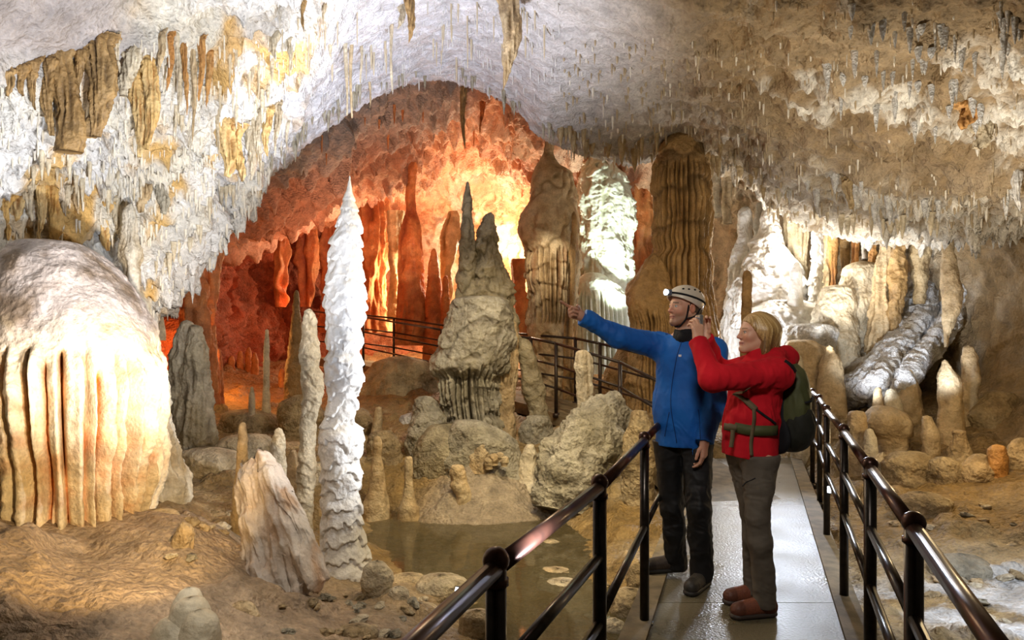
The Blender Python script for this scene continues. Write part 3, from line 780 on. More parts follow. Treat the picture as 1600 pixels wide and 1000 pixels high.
form('stalagmite', 'thin yellowish stalagmite at the upper end of the tilted slab', 'stalagmite', 5.3, [(659, 375, 384), (675, 372, 387), (700, 372, 386), (735, 369, 388), (790, 362, 396)], 'tan', knob=(.015, 8), seed=10)
form('stalagmite', 'stub of yellow stalagmite between the short ivory one and the hooked one', 'stalagmite', 6.2, [(702, 453, 463), (715, 449, 466), (740, 448, 468)], 'tan', knob=(.015, 8), seed=11)
form('stalagmite', 'needle-thin pale stalagmite in front of the dark red recess', 'stalagmite', 9.4, [(514, 415, 419), (545, 412, 421), (600, 411, 421), (642, 409, 423)], 'ivory', knob=(.015, 8), seed=12)
form('stalagmite', 'brown tapering stalagmite behind the hooked ivory one', 'stalagmite', 10.2, [(453, 460, 466), (475, 458, 468), (520, 453, 471), (570, 448, 475), (650, 442, 480)], 'brown', knob=(.04, 5), seed=16)
form('stalagmite', 'tiny pale stalagmite left of the needle-thin one', 'stalagmite', 9.2, [(604, 391, 396), (620, 389, 398), (634, 388, 399)], 'ivory', knob=(.01, 8), seed=17)
form('stalagmite', 'small leaning tan stalagmite right of the snow-white one, before the brown boulder', 'stalagmite', 8.9, [(635, 588, 596), (655, 583, 598), (676, 580, 597)], 'tan', knob=(.02, 6), seed=18)
form('stalagmite', 'bottle shaped stalagmite with a darker knob top on the pool bank', 'stalagmite', 7.35, [(681, 585, 593), (695, 583, 597), (712, 583, 596), (740, 580, 600), (765, 576, 603), (790, 566, 608)], 'tan', knob=(.02, 7), seed=19)
form('stalagmite', 'slim straight stalagmite standing in the shallow edge of the pool bank', 'stalagmite', 7.2, [(712, 634, 643), (725, 632, 645), (760, 631, 645), (782, 628, 648), (796, 622, 655)], 'tan', knob=(.012, 8), seed=20)
form('stalagmite', 'hunched orange-tan stalagmite on the far edge of the pool', 'stalagmite', 7.35, [(725, 707, 722), (740, 703, 727), (760, 704, 732), (772, 712, 735), (785, 714, 733)], 'tan', knob=(.03, 6), lump=(.03, 3), seed=21)
form('stalagmite', 'pale pointed stalagmite with a flared foot right of the dry island', 'stalagmite', 7.9, [(693, 824, 833), (708, 818, 837), (725, 811, 843), (745, 806, 858), (758, 800, 872)], 'ivory', knob=(.05, 6), lump=(.06, 2.5), seed=22)

# ---------------------------------------------------------------- middle
z9 = lambda y: zrow(y, 8.9)
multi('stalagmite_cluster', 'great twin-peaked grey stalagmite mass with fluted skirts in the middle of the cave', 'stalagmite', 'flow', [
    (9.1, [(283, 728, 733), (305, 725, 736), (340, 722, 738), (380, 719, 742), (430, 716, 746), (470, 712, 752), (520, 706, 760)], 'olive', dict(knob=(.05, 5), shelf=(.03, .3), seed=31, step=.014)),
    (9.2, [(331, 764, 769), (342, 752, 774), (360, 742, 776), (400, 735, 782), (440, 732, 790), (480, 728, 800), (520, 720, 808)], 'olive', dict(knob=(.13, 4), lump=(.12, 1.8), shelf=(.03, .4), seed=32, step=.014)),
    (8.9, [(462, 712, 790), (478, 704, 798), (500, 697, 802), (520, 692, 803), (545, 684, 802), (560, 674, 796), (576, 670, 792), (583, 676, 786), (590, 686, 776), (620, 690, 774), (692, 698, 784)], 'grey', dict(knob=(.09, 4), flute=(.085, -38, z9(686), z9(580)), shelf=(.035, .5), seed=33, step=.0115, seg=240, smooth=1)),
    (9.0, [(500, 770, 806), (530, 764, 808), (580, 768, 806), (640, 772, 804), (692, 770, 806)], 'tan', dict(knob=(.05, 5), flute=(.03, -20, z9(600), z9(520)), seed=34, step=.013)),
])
multi('boulder', 'grey humped boulder with a hollow at the left foot of the great stalagmite mass', 'boulder', 'rock', [
    (8.5, [(618, 655, 672), (640, 645, 690), (670, 638, 705), (700, 632, 715)], 'grey', dict(knob=(.10, 3.5), lump=(.12, 1.6), seed=35)),
    (8.2, [(662, 672, 722), (680, 655, 750), (705, 648, 765), (740, 640, 770)], 'olive', dict(knob=(.06, 4), lump=(.12, 1.5), seed=36))])
form('boulder', 'rounded cracked boulder in front of the great stalagmite mass', 'boulder', 8.0, [(655, 715, 745), (668, 700, 775), (690, 690, 800), (720, 685, 812), (745, 680, 820)], 'grey', 'rock', knob=(.07, 4), lump=(.14, 1.4), squash=.7, seed=37)
form('boulder', 'small upright boulder among pebbles on the top of the dry island', 'boulder', 7.75, [(682, 744, 754), (695, 736, 763), (712, 731, 768), (724, 730, 769)], 'tan', 'rock', knob=(.05, 5), base=zrow(724, 7.75), sink=.10, seed=38)
for k, (x, y, r) in enumerate([(772, 716, 8), (781, 712, 6), (788, 719, 7), (764, 722, 8)]):
    form('pebble', 'round pebble heaped beside the small upright boulder on the island', 'stone', 7.6, [(y - r, x - r * .5, x + r * .5), (y - r * .5, x - r, x + r), (y + r * .5, x - r, x + r), (y + r, x - r * .7, x + r * .7)], 'tan', 'rock', 'pebbles on the dry island', knob=(.010, 9), base=zrow(y + r, 7.6), sink=.02, seed=40 + k)
form('column', 'brown banded column with fluted shaft behind and right of the great stalagmite mass', 'column', 11.6,
     [(200, 852, 864), (240, 850, 866), (258, 842, 874), (272, 836, 893), (300, 830, 900), (340, 818, 903), (365, 813, 903), (395, 822, 902), (430, 823, 900), (470, 826, 898), (500, 828, 897), (510, 824, 897), (540, 828, 893), (600, 830, 892), (640, 828, 894)],
     'tan', flute=(.11, -32, zrow(505, 11.5), zrow(395, 11.5)), shelf=(.045, .6), knob=(.06, 3), lump=(.10, 1.3), step=.016, seg=200, smooth=3, stain=((.30, .12, .04), .1, .7), seed=45)
form('column', 'narrow dark reddish body added as the shaded side of the banded brown column', 'column', 11.2, [(330, 893, 901), (400, 890, 900), (470, 885, 897), (520, 882, 894), (600, 880, 896)], 'brown', flute=(.03, 9, -1, 5), knob=(.03, 5), seed=46)  # added body standing in for the banded column's shaded side
multi('column', 'brilliant pale green-white column with lacy ledges, brightly lit at the back', 'column', 'calcite', [
    (13.2, [(225, 905, 925), (250, 908, 945), (275, 905, 975), (310, 903, 986), (360, 902, 988), (420, 898, 986), (480, 896, 985), (560, 892, 988)], 'pale', dict(flute=(.06, 5, -1, 9), knob=(.10, 4), lump=(.10, 1.5), shelf=(.06, .5), seed=47, step=.017)),
    (12.5, [(425, 915, 935), (440, 898, 960), (465, 892, 985), (500, 890, 990), (570, 890, 995)], 'pale', dict(flute=(.07, -40, -1, zrow(462, 12.5)), knob=(.05, 4), seed=48, step=.015))])
form('column', 'massive brown column with fluted skirts and rounded top, behind the man', 'column', 10.4,
     [(188, 1058, 1078), (205, 1052, 1088), (222, 1034, 1102), (248, 1023, 1106), (290, 1023, 1106), (340, 1026, 1107), (375, 1022, 1107), (392, 1030, 1104), (405, 1016, 1108), (430, 1012, 1110), (460, 1010, 1112), (500, 1006, 1116), (560, 1000, 1122), (650, 995, 1125)],
     'brown', flute=(.075, -34, -1, zrow(262, 10.4)), shelf=(.03, 1.25), knob=(.05, 4), lump=(.05, 1.3), step=.014, seg=240, smooth=2, seed=49)
form('flowstone', 'brown flowstone bulge with a dark hollow leaning on the left of the massive column', 'flowstone', 10.1,
     [(395, 1012, 1030), (420, 1000, 1040), (445, 988, 1045), (470, 981, 1050), (490, 982, 1050), (505, 990, 1050), (560, 985, 1055), (650, 980, 1060)], 'brown', flute=(.04, -40, -1, zrow(490, 10.1)), knob=(.08, 3), lump=(.12, 1.6), seed=50)
form('stalagmite', 'broken trunk-like stalagmite leaning left, beside the great stalagmite mass', 'stalagmite', 9.1, [(528, 812, 824), (545, 811, 832), (575, 812, 842), (610, 818, 850), (645, 826, 856), (690, 832, 864)], 'olive', knob=(.05, 6), lump=(.05, 3), seed=51)
form('stalagmite', 'flat-topped yellow-grey stalagmite stump in front of the far railing', 'stalagmite', 8.2, [(546, 903, 920), (556, 899, 925), (590, 901, 925), (640, 903, 927), (672, 900, 934)], 'ivory', knob=(.03, 7), lump=(.03, 3), flute=(.02, 12, -1, 3), seed=52)
C = [P(968, 640, 8.0), P(935, 668, 7.7), P(905, 710, 7.5), P(888, 752, 7.35), P(880, 800, 7.25)]
tag(axis_loft('boulder', C, [.18, .30, .36, .33, .30], M['rock'], PAL['grey'], seg=140, squash=.8, knob=(.13, 4.5), lump=(.14, 1.5), seed=53, origin=P(905, 760, 7.5)), 'long cracked grey rock ridge sloping toward the pool, left of the near railing', 'boulder')
form('boulder', 'reddish brown rough boulder between the grey rock ridge and the railing post', 'boulder', 7.0, [(640, 985, 1005), (665, 976, 1015), (700, 970, 1022), (740, 972, 1026), (775, 972, 1030)], 'mud', 'rock', knob=(.07, 5), lump=(.10, 2.0), seed=54)
form('boulder', 'dark brown slab of boulder below the far railing, behind the snow-white stalagmite', 'boulder', 11.2, [(556, 610, 640), (566, 580, 668), (590, 560, 690), (625, 550, 700)], 'mud', 'rock', knob=(.12, 2.5), lump=(.22, 1.1), squash=.6, seed=55)
form('boulder', 'big smooth brown boulder under the pointing arm, behind the ramp railing', 'boulder', 11.1, [(528, 985, 1010), (545, 960, 1030), (580, 945, 1040), (640, 940, 1045)], 'brown', 'rock', knob=(.06, 3), lump=(.14, 1.2), seed=56)
for k, (x, y, d, w, h, pal, lab) in enumerate([
    (655, 655, 9.6, 30, 12, 'white', 'bright white wet stone left of the great stalagmite mass'),
    (600, 690, 8.3, 26, 18, 'mud', 'angular brown stone behind the bottle shaped stalagmite'),
    (500, 735, 7.0, 34, 14, 'ivory', 'low ivory ledge stone between hooked and snow-white stalagmites'),
    (840, 668, 8.9, 24, 20, 'grey', 'round grey stone at the foot of the leaning trunk-like stalagmite'),
    (905, 690, 8.4, 40, 12, 'tan', 'flat tan slab lying beside the flat-topped stump'),
    (430, 700, 8.0, 50, 10, 'tan', 'long low tan slab behind the short ivory stalagmite'),
    (385, 690, 7.6, 44, 12, 'ivory', 'low pale slab behind the thin yellowish stalagmite'),
    (325, 715, 7.0, 52, 16, 'ivory', 'broad pale stone shelf right of the lacy flowstone foot'),
    (470, 640, 9.0, 36, 24, 'mud', 'brown block of rock below the brown tapering stalagmite'),
    (545, 655, 9.3, 40, 20, 'mud', 'brown stone block behind the snow-white stalagmite'),
    (390, 655, 9.4, 46, 16, 'mud', 'reddish brown stone below the dark red recess'),
    ]):
    form('boulder', lab, 'boulder', d, [(y - h, x - w * .35, x + w * .35), (y - h * .5, x - w * .85, x + w * .8), (y + h * .3, x - w, x + w), (y + h, x - w, x + w)], pal, 'rock', knob=(.07, 4.5), lump=(.10, 2.2), squash=.8, seed=60 + k)

# ---------------------------------------------------------------- foreground left
C = [P(396, 716, 4.85), P(402, 732, 4.8), P(412, 780, 4.65), P(428, 850, 4.45), P(446, 915, 4.32), P(456, 952, 4.28)]
ax_ = (C[-1] - C[0]) / np.linalg.norm(C[-1] - C[0]); sx_ = np.cross(ax_, [0, 1, 0]); sx_ /= np.linalg.norm(sx_); fx_ = np.cross(sx_, ax_)
def slab_break(Gs):
    a_, s_, f_ = Gs @ ax_, Gs @ sx_, Gs @ fx_
    gr = ridged(np.stack([s_ * 7, f_ * 5, a_ * 1.1], -1) + 3, 3); lay = np.floor(s_ * 9 + 1.2 * perlin(np.stack([s_ * 3, f_ * 3, a_ * 2], -1))) % 3
    ch = perlin(np.stack([s_ * 4, f_ * 4, a_ * 5], -1) + 8)
    return Gs - fx_ * (-.055 * np.clip(gr - .35, -1, .5) + .018 * lay + .05 * np.sign(ch) * np.abs(ch) ** .6)[..., None] + ax_ * (.05 * np.sign(np.sin(s_ * 23)))[..., None] * .6
tag(axis_loft('rock_slab', C, np.array([.05, .115, .22, .285, .25, .13]), M['calcite'], ((.66, .57, .50), (.74, .68, .62), (.36, .22, .12)), seg=190, squash=.38, box=5.5, step=.0085, knob=(.03, 6), lump=(.05, 2.4), roll=.0,
               seed=71, stain=((.52, .27, .10), .10, .7), smooth=1, tip=False, origin=P(455, 950, 4.3), wid_dir=(.25, .95, .2), extra=slab_break), 'great broken slab of pale rock tilted to the left, in front of the tall stalagmites', 'boulder')
multi('stalagmite', 'stubby cream stalagmite of piled rounded lobes at the bottom edge, in the left foreground', 'stalagmite', 'calcite', [
    (3.35, [(917, 290, 304), (926, 279, 312), (945, 268, 318), (975, 262, 318)], 'ivory', dict(knob=(.01, 6), seed=72, step=.008)),
    (3.28, [(932, 286, 314), (945, 272, 324), (965, 262, 330), (1000, 258, 330)], 'ivory', dict(knob=(.01, 6), seed=73, step=.008)),
    (3.22, [(952, 300, 322), (965, 290, 338), (990, 280, 345), (1020, 270, 346)], 'ivory', dict(knob=(.01, 6), seed=74, step=.008)),
    (3.25, [(962, 258, 290), (975, 243, 305), (1000, 232, 320), (1030, 230, 320)], 'ivory', dict(knob=(.01, 6), seed=75, step=.008))])
for k, (x, y, d, w, h, pal, lab) in enumerate([
    (378, 960, 3.75, 22, 22, 'tan', 'rounded tan stone right of the stubby cream stalagmite'),
    (285, 835, 4.2, 16, 20, 'tan', 'egg shaped stone resting on the bank right of the amber mound'),
    (250, 808, 4.75, 26, 14, 'tan', 'low stone at the foot of the lacy flowstone column'),
    (590, 905, 4.75, 22, 30, 'ivory', 'pale stone block leaning on the foot of the snow-white stalagmite'),
    (624, 935, 4.65, 20, 20, 'ivory', 'rounded pale stump at the near edge of the pool'),
    (655, 955, 4.6, 28, 14, 'tan', 'tan stone by the near edge of the pool, right of the pale stump'),
    (690, 918, 5.0, 46, 20, 'ivory', 'flat pale stone lying in the pool beside the floodlight'),
    (640, 905, 5.2, 30, 8, 'tan', 'low stone awash at the pool edge behind the pale stump'),
    (520, 950, 4.5, 36, 10, 'mud', 'dark flat stone below the foot of the snow-white stalagmite'),
    (745, 978, 4.35, 26, 26, 'tan', 'tan stone behind the nearest left railing post'),
    (560, 985, 4.0, 30, 10, 'mud', 'brown stone at the bottom edge below the pale stump'),
    (860, 848, 6.4, 16, 6, 'tan', 'small stone poking out of the far side of the pool'),
    (870, 895, 5.6, 34, 8, 'tan', 'low pale stone in the shallows behind the near railing'),
    (880, 915, 5.3, 40, 8, 'ivory', 'flat stone in the shallows under the near railing'),
    (985, 945, 4.7, 30, 26, 'mud', 'brown stone against the kerb under the near railing'),
    (960, 980, 4.4, 20, 14, 'ivory', 'white chip of stone at the kerb under the near railing'),
    (1000, 900, 5.1, 22, 22, 'mud', 'rough brown stone beside the kerb at the railing post'),
    ]):
    form('stone', lab, 'stone', d, [(y - h, x - w * .4, x + w * .4), (y - h * .6, x - w * .85, x + w * .8), (y, x - w, x + w), (y + h, x - w, x + w)], pal, 'rock', knob=(.035, 7), lump=(.05, 3.5), squash=.8, seed=80 + k)

# loose rubble: copies of four chips, each set down on the floor
chips = []
for k in range(4):
    V, Fs, Cc = axis_loft(None, np.array([[0, 0, .7], [.1, 0, .3], [0, .1, -.3], [0, 0, -.6]]), np.array([.35, .9, 1., .7]), None, PAL[('tan', 'ivory', 'mud', 'grey')[k]], seg=30, step=.12, knob=(.5, 1.3), lump=(.5, .8), seed=300 + k, squash=.8)
    m_ = make_mesh('chip_shape', V, Fs, Cc); m_.materials.append(M['rock']); chips.append(m_)
def rubble(label, group, n, x0, x1, y0, y1, smin, smax, seed):
    rg = np.random.default_rng(seed); first = None
    for _ in range(n):
        h = ray(GB, rg.uniform(x0, x1), rg.uniform(y0, y1))
        if h is None or (path_left(h[1]) - .15 < h[0] < path_right(h[1]) + .15): continue
        if first is None: o = first = bpy.data.objects.new('stone', chips[0])
        else: o = first.copy(); o.data = chips[int(rg.integers(4))]
        COL.objects.link(o); s_ = rg.uniform(smin, smax); o.scale = (s_, s_ * rg.uniform(.7, 1.2), s_ * rg.uniform(.5, .9)); o.rotation_euler = (rg.uniform(-.4, .4), rg.uniform(-.4, .4), rg.uniform(0, 6.3)); o.location = (h[0], h[1], h[2] + s_ * .2)
        tag(o, label, 'stone', group)
rubble('small chip of stone in the rubble on the near bank of the pool', 'rubble on the near pool bank', 34, 440, 700, 930, 1000, .02, .055, 1)
rubble('small chip of stone scattered under the near left railing', 'rubble under the left railing', 16, 840, 1000, 860, 1000, .02, .05, 2)
rubble('small chip of stone on the open floor right of the right railing', 'rubble on the right floor', 26, 1380, 1600, 770, 980, .025, .06, 3)
rubble('small chip of stone on the slope between the tilted slab and the lacy column', 'rubble on the left slope', 16, 260, 400, 770, 880, .02, .05, 4)
# ---------------------------------------------------------------- right side
multi('flowstone_dome', 'bright white flowstone dome with a stalagmite on its crown, right background', 'flowstone', 'calcite', [
    (11.5, [(315, 1196, 1210), (335, 1193, 1213), (365, 1188, 1217), (385, 1178, 1226), (400, 1168, 1236), (420, 1160, 1246), (450, 1152, 1256), (500, 1150, 1262)], 'white', dict(knob=(.10, 4), lump=(.12, 1.6), shelf=(.05, .5), flute=(.07, 6, -1, zrow(450, 11.5)), seed=101, step=.014)),
    (11.0, [(468, 1195, 1250), (485, 1170, 1285), (505, 1165, 1300), (530, 1180, 1310), (560, 1180, 1310)], 'white', dict(knob=(.12, 5), lump=(.10, 2), squash=.5, seed=102, step=.016)),
])
form('stalagmite', 'white round-topped stalagmite at the left shoulder of the bright dome', 'stalagmite', 12., [(322, 1158, 1172), (345, 1154, 1176), (380, 1150, 1178), (430, 1140, 1182), (560, 1125, 1185)], 'white', 'calcite', knob=(.08, 4), lump=(.08, 2), flute=(.05, 7, -1, zrow(420, 12)), seed=103)
form('stalagmite', 'slender white stalagmite between the round-topped one and the dome crown', 'stalagmite', 12.2, [(316, 1182, 1190), (340, 1179, 1194), (400, 1174, 1198), (450, 1170, 1200)], 'white', 'calcite', knob=(.05, 4), seed=104, base=zrow(450, 12.2))
form('stalagmite', 'white finger stalagmite standing on the ledge right of the bright dome', 'stalagmite', 10.8, [(409, 1240, 1248), (425, 1236, 1252), (450, 1233, 1253), (478, 1230, 1254)], 'white', 'calcite', knob=(.03, 7), seed=105, base=zrow(480, 10.8))
form('stalagmite', 'brown finger stalagmite in front of the bright dome, above the woman', 'stalagmite', 9.6, [(422, 1161, 1174), (435, 1160, 1175), (480, 1159, 1174), (530, 1158, 1175), (600, 1156, 1178)], 'brown', knob=(.02, 8), seed=106)
form('column', 'slim white column with a swollen foot, joining roof and ledge right of the dome', 'column', 11., [(320, 1265, 1290), (345, 1270, 1285), (400, 1269, 1286), (425, 1267, 1284), (445, 1263, 1285), (465, 1265, 1283), (490, 1260, 1292), (560, 1255, 1296)], 'white', 'calcite', knob=(.04, 6), shelf=(.03, .25), seed=107)
form('boulder', 'cream rounded boulder below the roof curtains right of the slim white column', 'boulder', 10.6, [(408, 1335, 1360), (422, 1322, 1372), (450, 1315, 1378), (480, 1312, 1372), (510, 1310, 1370)], 'ivory', 'flow', knob=(.08, 4), lump=(.10, 1.8), seed=108)
form('boulder', 'cream boulder lying left of and below the cream rounded one', 'boulder', 10.4, [(445, 1295, 1320), (455, 1285, 1325), (475, 1278, 1330), (500, 1274, 1335), (560, 1270, 1340)], 'ivory', 'flow', knob=(.08, 4), lump=(.10, 1.8), seed=109)
form('boulder', 'white ledge boulder behind the head of the woman', 'boulder', 10.2, [(505, 1240, 1300), (515, 1225, 1308), (535, 1222, 1305), (580, 1222, 1305)], 'white', 'frost', knob=(.10, 5), lump=(.10, 2), seed=110)
form('boulder', 'tan ledge boulder behind the red hood', 'boulder', 9.8, [(530, 1240, 1262), (545, 1228, 1290), (570, 1225, 1300), (640, 1225, 1305)], 'tan', 'flow', knob=(.07, 5), lump=(.10, 2), seed=111)
form('stalagmite', 'wide tan cone stalagmite right of the backpack', 'stalagmite', 9.4, [(540, 1291, 1301), (556, 1287, 1308), (580, 1281, 1314), (610, 1279, 1318), (660, 1278, 1324)], 'tan', knob=(.05, 5), lump=(.05, 2), seed=112)
form('stalagmite', 'small pale stalagmite peeking out beside the backpack top', 'stalagmite', 9.0, [(554, 1246, 1252), (575, 1244, 1257), (620, 1240, 1262), (660, 1238, 1266)], 'ivory', knob=(.02, 7), seed=113)
form('stalagmite', 'tall tan stalagmite with a thin top rising against the right wall', 'stalagmite', 8.6, [(308, 1481, 1486), (325, 1477, 1488), (350, 1474, 1489), (385, 1472, 1490), (420, 1472, 1496), (455, 1472, 1502), (475, 1474, 1502), (500, 1474, 1494), (525, 1475, 1484), (540, 1476, 1481)], 'tan', knob=(.035, 6), lump=(.03, 2.5), seed=114, base=zrow(540, 8.6), sink=.02)
def apron(label, L_, R_, ds, bulge, seed, mat='frost', pal=None, wl=1.3, wr=.1):
    L_ = np.array(L_, float); R_ = np.array(R_, float); n = len(L_); ctl = []
    for i in range(n):
        row = []
        for k, t in enumerate(np.linspace(-.08, 1.08, 7)):
            q = L_[i] * (1 - t) + R_[i] * t; row.append(P(q[0], q[1], ds[i] + .25 + wl * max(0, 1 - t) ** 2 + wr * max(0, t) ** 2.5 - bulge * math.sin(math.pi * np.clip(t, 0.02, .98)) ** .7))
        ctl.append(row)
    last = np.array(ctl[-1]); ctl.append(list(last + np.array([-.05, .55, -.30]))); ctl.append(list(last + np.array([-.05, 1.3, -.55])))
    Gq = sheet(np.array(ctl), 260, 150); Nq = grid_normals(Gq)
    if Nq[130, 75, 1] > 0: Nq = -Nq
    flow = (R_[-1] + L_[-1] - R_[0] - L_[0]); 
    tt = np.linspace(0, 1, 260)[:, None] * np.ones((1, 150)); uu_ = np.ones((260, 1)) * np.linspace(0, 1, 150)[None]
    rib = ridged(np.stack([uu_ * 5, tt * 1.5, tt * 0 + seed], -1), 3)
    edge = np.clip(np.sin(np.pi * uu_), 0, 1) ** .4
    o_ = (.05 * rib + .12 * fbm(Gq * 2.6 + seed, 4) + .06 * ridged(Gq * 8 + seed, 3)) * edge
    Gq = Gq + Nq * o_[..., None]
    cl_ = lerp(np.array((.74, .72, .71)), np.array((.86, .86, .88)), sstep(-.2, .3, rib + fbm(Gq * 6, 3)))
    cl_ = lerp(cl_, (.38, .29, .17), np.clip(sstep(.05, .4, fbm(Gq * 2.2 + 60, 3) + .35 * (1 - edge)) * .9, 0, 1))
    o = mobj('flowstone_cascade', Gq.reshape(-1, 3), grid_faces(260, 150), M[mat], None, cl_.reshape(-1, 3), True, P((L_[-1][0] + R_[-1][0]) / 2, L_[-1][1], ds[-1])); return tag(o, label, 'flowstone')
apron('white frosted flowstone cascade sloping down left from the right vault', [(1430, 350), (1424, 400), (1408, 450), (1378, 500), (1342, 550), (1308, 592)], [(1482, 350), (1478, 400), (1474, 450), (1460, 500), (1425, 550), (1392, 602)], [10.3, 10.15, 9.9, 9.6, 9.25, 8.9], .30, 3)
apron('narrower frosted flowstone tongue below the tall tan stalagmite', [(1492, 430), (1474, 480), (1450, 520), (1418, 560), (1390, 596)], [(1520, 440), (1508, 490), (1482, 530), (1450, 572), (1425, 604)], [9.3, 9.15, 9.0, 8.8, 8.6], .20, 5, wl=.5, wr=.5)
form('column', 'dark swollen column hanging to the top of the white frosted cascade', 'column', 9.9, [(330, 1428, 1452), (360, 1424, 1456), (400, 1424, 1452), (440, 1428, 1448), (470, 1432, 1444)], 'mud', knob=(.06, 4), seed=117, base=zrow(470, 9.9), sink=.05)
form('column', 'grey tapered column left of the dark swollen one, against the right vault', 'column', 10.1, [(335, 1376, 1392), (370, 1374, 1392), (410, 1370, 1392), (460, 1365, 1392), (530, 1356, 1396), (580, 1350, 1398)], 'tan', knob=(.06, 4), flute=(.05, 7, -1, 5), seed=118)
form('column', 'orange-brown forked column between the grey tapered and the dark swollen one', 'column', 9.9, [(350, 1400, 1418), (380, 1398, 1414), (420, 1392, 1414), (460, 1390, 1412), (520, 1388, 1405)], 'brown', knob=(.08, 4), flute=(.05, 7, -1, 5), seed=119, base=zrow(520, 9.9))
form('stalagmite', 'stout yellow-tan stalagmite with a broken lip, in the right middle ground', 'stalagmite', 8.1, [(562, 1473, 1480), (572, 1471, 1486), (590, 1469, 1500), (625, 1468, 1503), (668, 1468, 1504)], 'tan', knob=(.035, 6), lump=(.03, 3), seed=120)
form('stalagmite', 'slim stalagmite with a white edge, right of the stout yellow-tan one', 'stalagmite', 8.3, [(540, 1507, 1519), (560, 1504, 1526), (590, 1505, 1530), (620, 1504, 1526), (655, 1503, 1525)], 'tan', knob=(.035, 6), lump=(.03, 3), stain=((.75, .72, .66), .05, .7), seed=121)
form('stalagmite', 'pointed cone stalagmite left of the stout yellow-tan one', 'stalagmite', 8.9, [(575, 1416, 1424), (590, 1412, 1429), (610, 1406, 1436), (650, 1402, 1442)], 'tan', knob=(.04, 5), seed=122)
form('stalagmite', 'blunt pale stalagmite behind the skull shaped boulder', 'stalagmite', 8.6, [(607, 1388, 1398), (618, 1383, 1404), (645, 1380, 1410)], 'ivory', knob=(.03, 6), seed=123)
form('stalagmite', 'small thin stalagmite left of the blunt pale one', 'stalagmite', 8.6, [(605, 1368, 1376), (620, 1365, 1379), (645, 1364, 1381)], 'tan', knob=(.02, 6), seed=124)
form('boulder', 'skull shaped pale boulder with dark hollows below it, right of the railing', 'boulder', 8.2, [(633, 1368, 1392), (645, 1356, 1410), (660, 1352, 1420), (675, 1356, 1420), (685, 1374, 1414), (697, 1380, 1412)], 'tan', 'flow', knob=(.05, 5), lump=(.08, 2), seed=125)
form('stalagmite', 'squat flat-topped stump just right of the right railing', 'stalagmite', 7.8, [(641, 1329, 1348), (648, 1326, 1351), (665, 1325, 1352), (685, 1324, 1354)], 'tan', knob=(.03, 7), seed=126)
form('stalagmite', 'leaning blunt stalagmite alone on the right bank', 'stalagmite', 7.7, [(649, 1443, 1454), (665, 1442, 1462), (685, 1442, 1466), (702, 1442, 1468)], 'tan', knob=(.03, 6), lump=(.03, 3), seed=127)
form('stalagmite', 'small pale cone near the skull shaped boulder', 'stalagmite', 7.6, [(669, 1355, 1362), (685, 1352, 1368), (702, 1348, 1372)], 'ivory', knob=(.03, 6), seed=128)
for k, (x, y, d, w, h, pal, lab) in enumerate([
    (1500, 705, 7.4, 22, 34, 'tan', 'peaked boulder with a stalagmite-like tip in the right bank rocks'),
    (1475, 735, 7.0, 34, 22, 'mud', 'brown layered boulder in front of the peaked boulder'),
    (1532, 732, 6.9, 26, 24, 'tan', 'grey-tan rounded boulder right of the peaked boulder'),
    (1598, 705, 6.9, 24, 22, 'tan', 'pale orange boulder at the right edge behind the orange stump'),
    (1420, 720, 7.2, 40, 16, 'mud', 'low dark mound of rock beyond the right railing'),
    (1500, 878, 4.9, 46, 14, 'grey', 'flat grey stone lying on the right floor'),
    (1440, 780, 6.2, 40, 12, 'mud', 'broad brown hump of rock right of the railing'),
    (1560, 640, 8.2, 44, 30, 'mud', 'brown boulder at the foot of the right wall'),
    (1380, 720, 7.3, 18, 14, 'ivory', 'chunk of pale rock beside the right railing'),
    (1585, 885, 4.8, 20, 8, 'white', 'white wet stone at the right edge'),
    (1560, 888, 4.8, 14, 5, 'white', 'small white wet stone left of the one at the right edge'),
    (1330, 700, 8.0, 26, 16, 'mud', 'brown stone just behind the right railing posts'),
    ]):
    PAL.setdefault('orange', ((.55, .26, .07), (.62, .36, .13), (.30, .12, .03)))
    form('boulder', lab, 'boulder', d, [(y - h, x - w * .3, x + w * .3), (y - h * .5, x - w * .7, x + w * .65), (y + h * .2, x - w, x + w), (y + h, x - w, x + w)], pal, 'rock', knob=(.06, 5), lump=(.09, 2.4), squash=.8, seed=130 + k)

PAL.setdefault('orange', ((.55, .26, .07), (.62, .36, .13), (.30, .12, .03)))
form('stalagmite', 'orange-brown stained stump on the right bank', 'stalagmite', 6.8, [(694, 1551, 1566), (702, 1546, 1572), (722, 1545, 1573), (745, 1545, 1572), (760, 1544, 1574)], 'orange', knob=(.03, 7), seed=171)
# ---------------------------------------------------------------- red chamber
def curtain(label, d, sil, pal, seed, fl=(.16, 4.5), cat='drapery', name='drapery', **kw):
    """a folded curtain or column grown between roof and floor"""
    C, R = sil_axis(d, sil)
    o = axis_loft(name, C, R, M['flow'], PAL[pal], flute=(fl[0], fl[1], -5, 20), knob=(.06, 2.5), lump=(.08, 1.1), step=.02, seg=150, squash=kw.pop('squash', .6), seed=seed, smooth=3, tip=False, origin=C[-1], **kw)
    return tag(o, label, cat)
curtain('broad fluted red-orange curtain hanging from the pink ledge, right of the snow-white stalagmite tip', 16.6, [(262, 560, 604), (300, 556, 606), (350, 562, 606), (420, 563, 604), (480, 566, 606), (520, 560, 612)], 'red', 201)
curtain('dark red curtain left of the snow-white stalagmite, below the pink ledge', 16.4, [(285, 505, 545), (330, 500, 548), (400, 502, 545), (470, 505, 540), (520, 500, 545)], 'red', 202)
curtain('dim brown-red curtain further left in the recess', 15.9, [(315, 460, 492), (360, 462, 494), (420, 466, 492), (480, 470, 488)], 'red', 203)
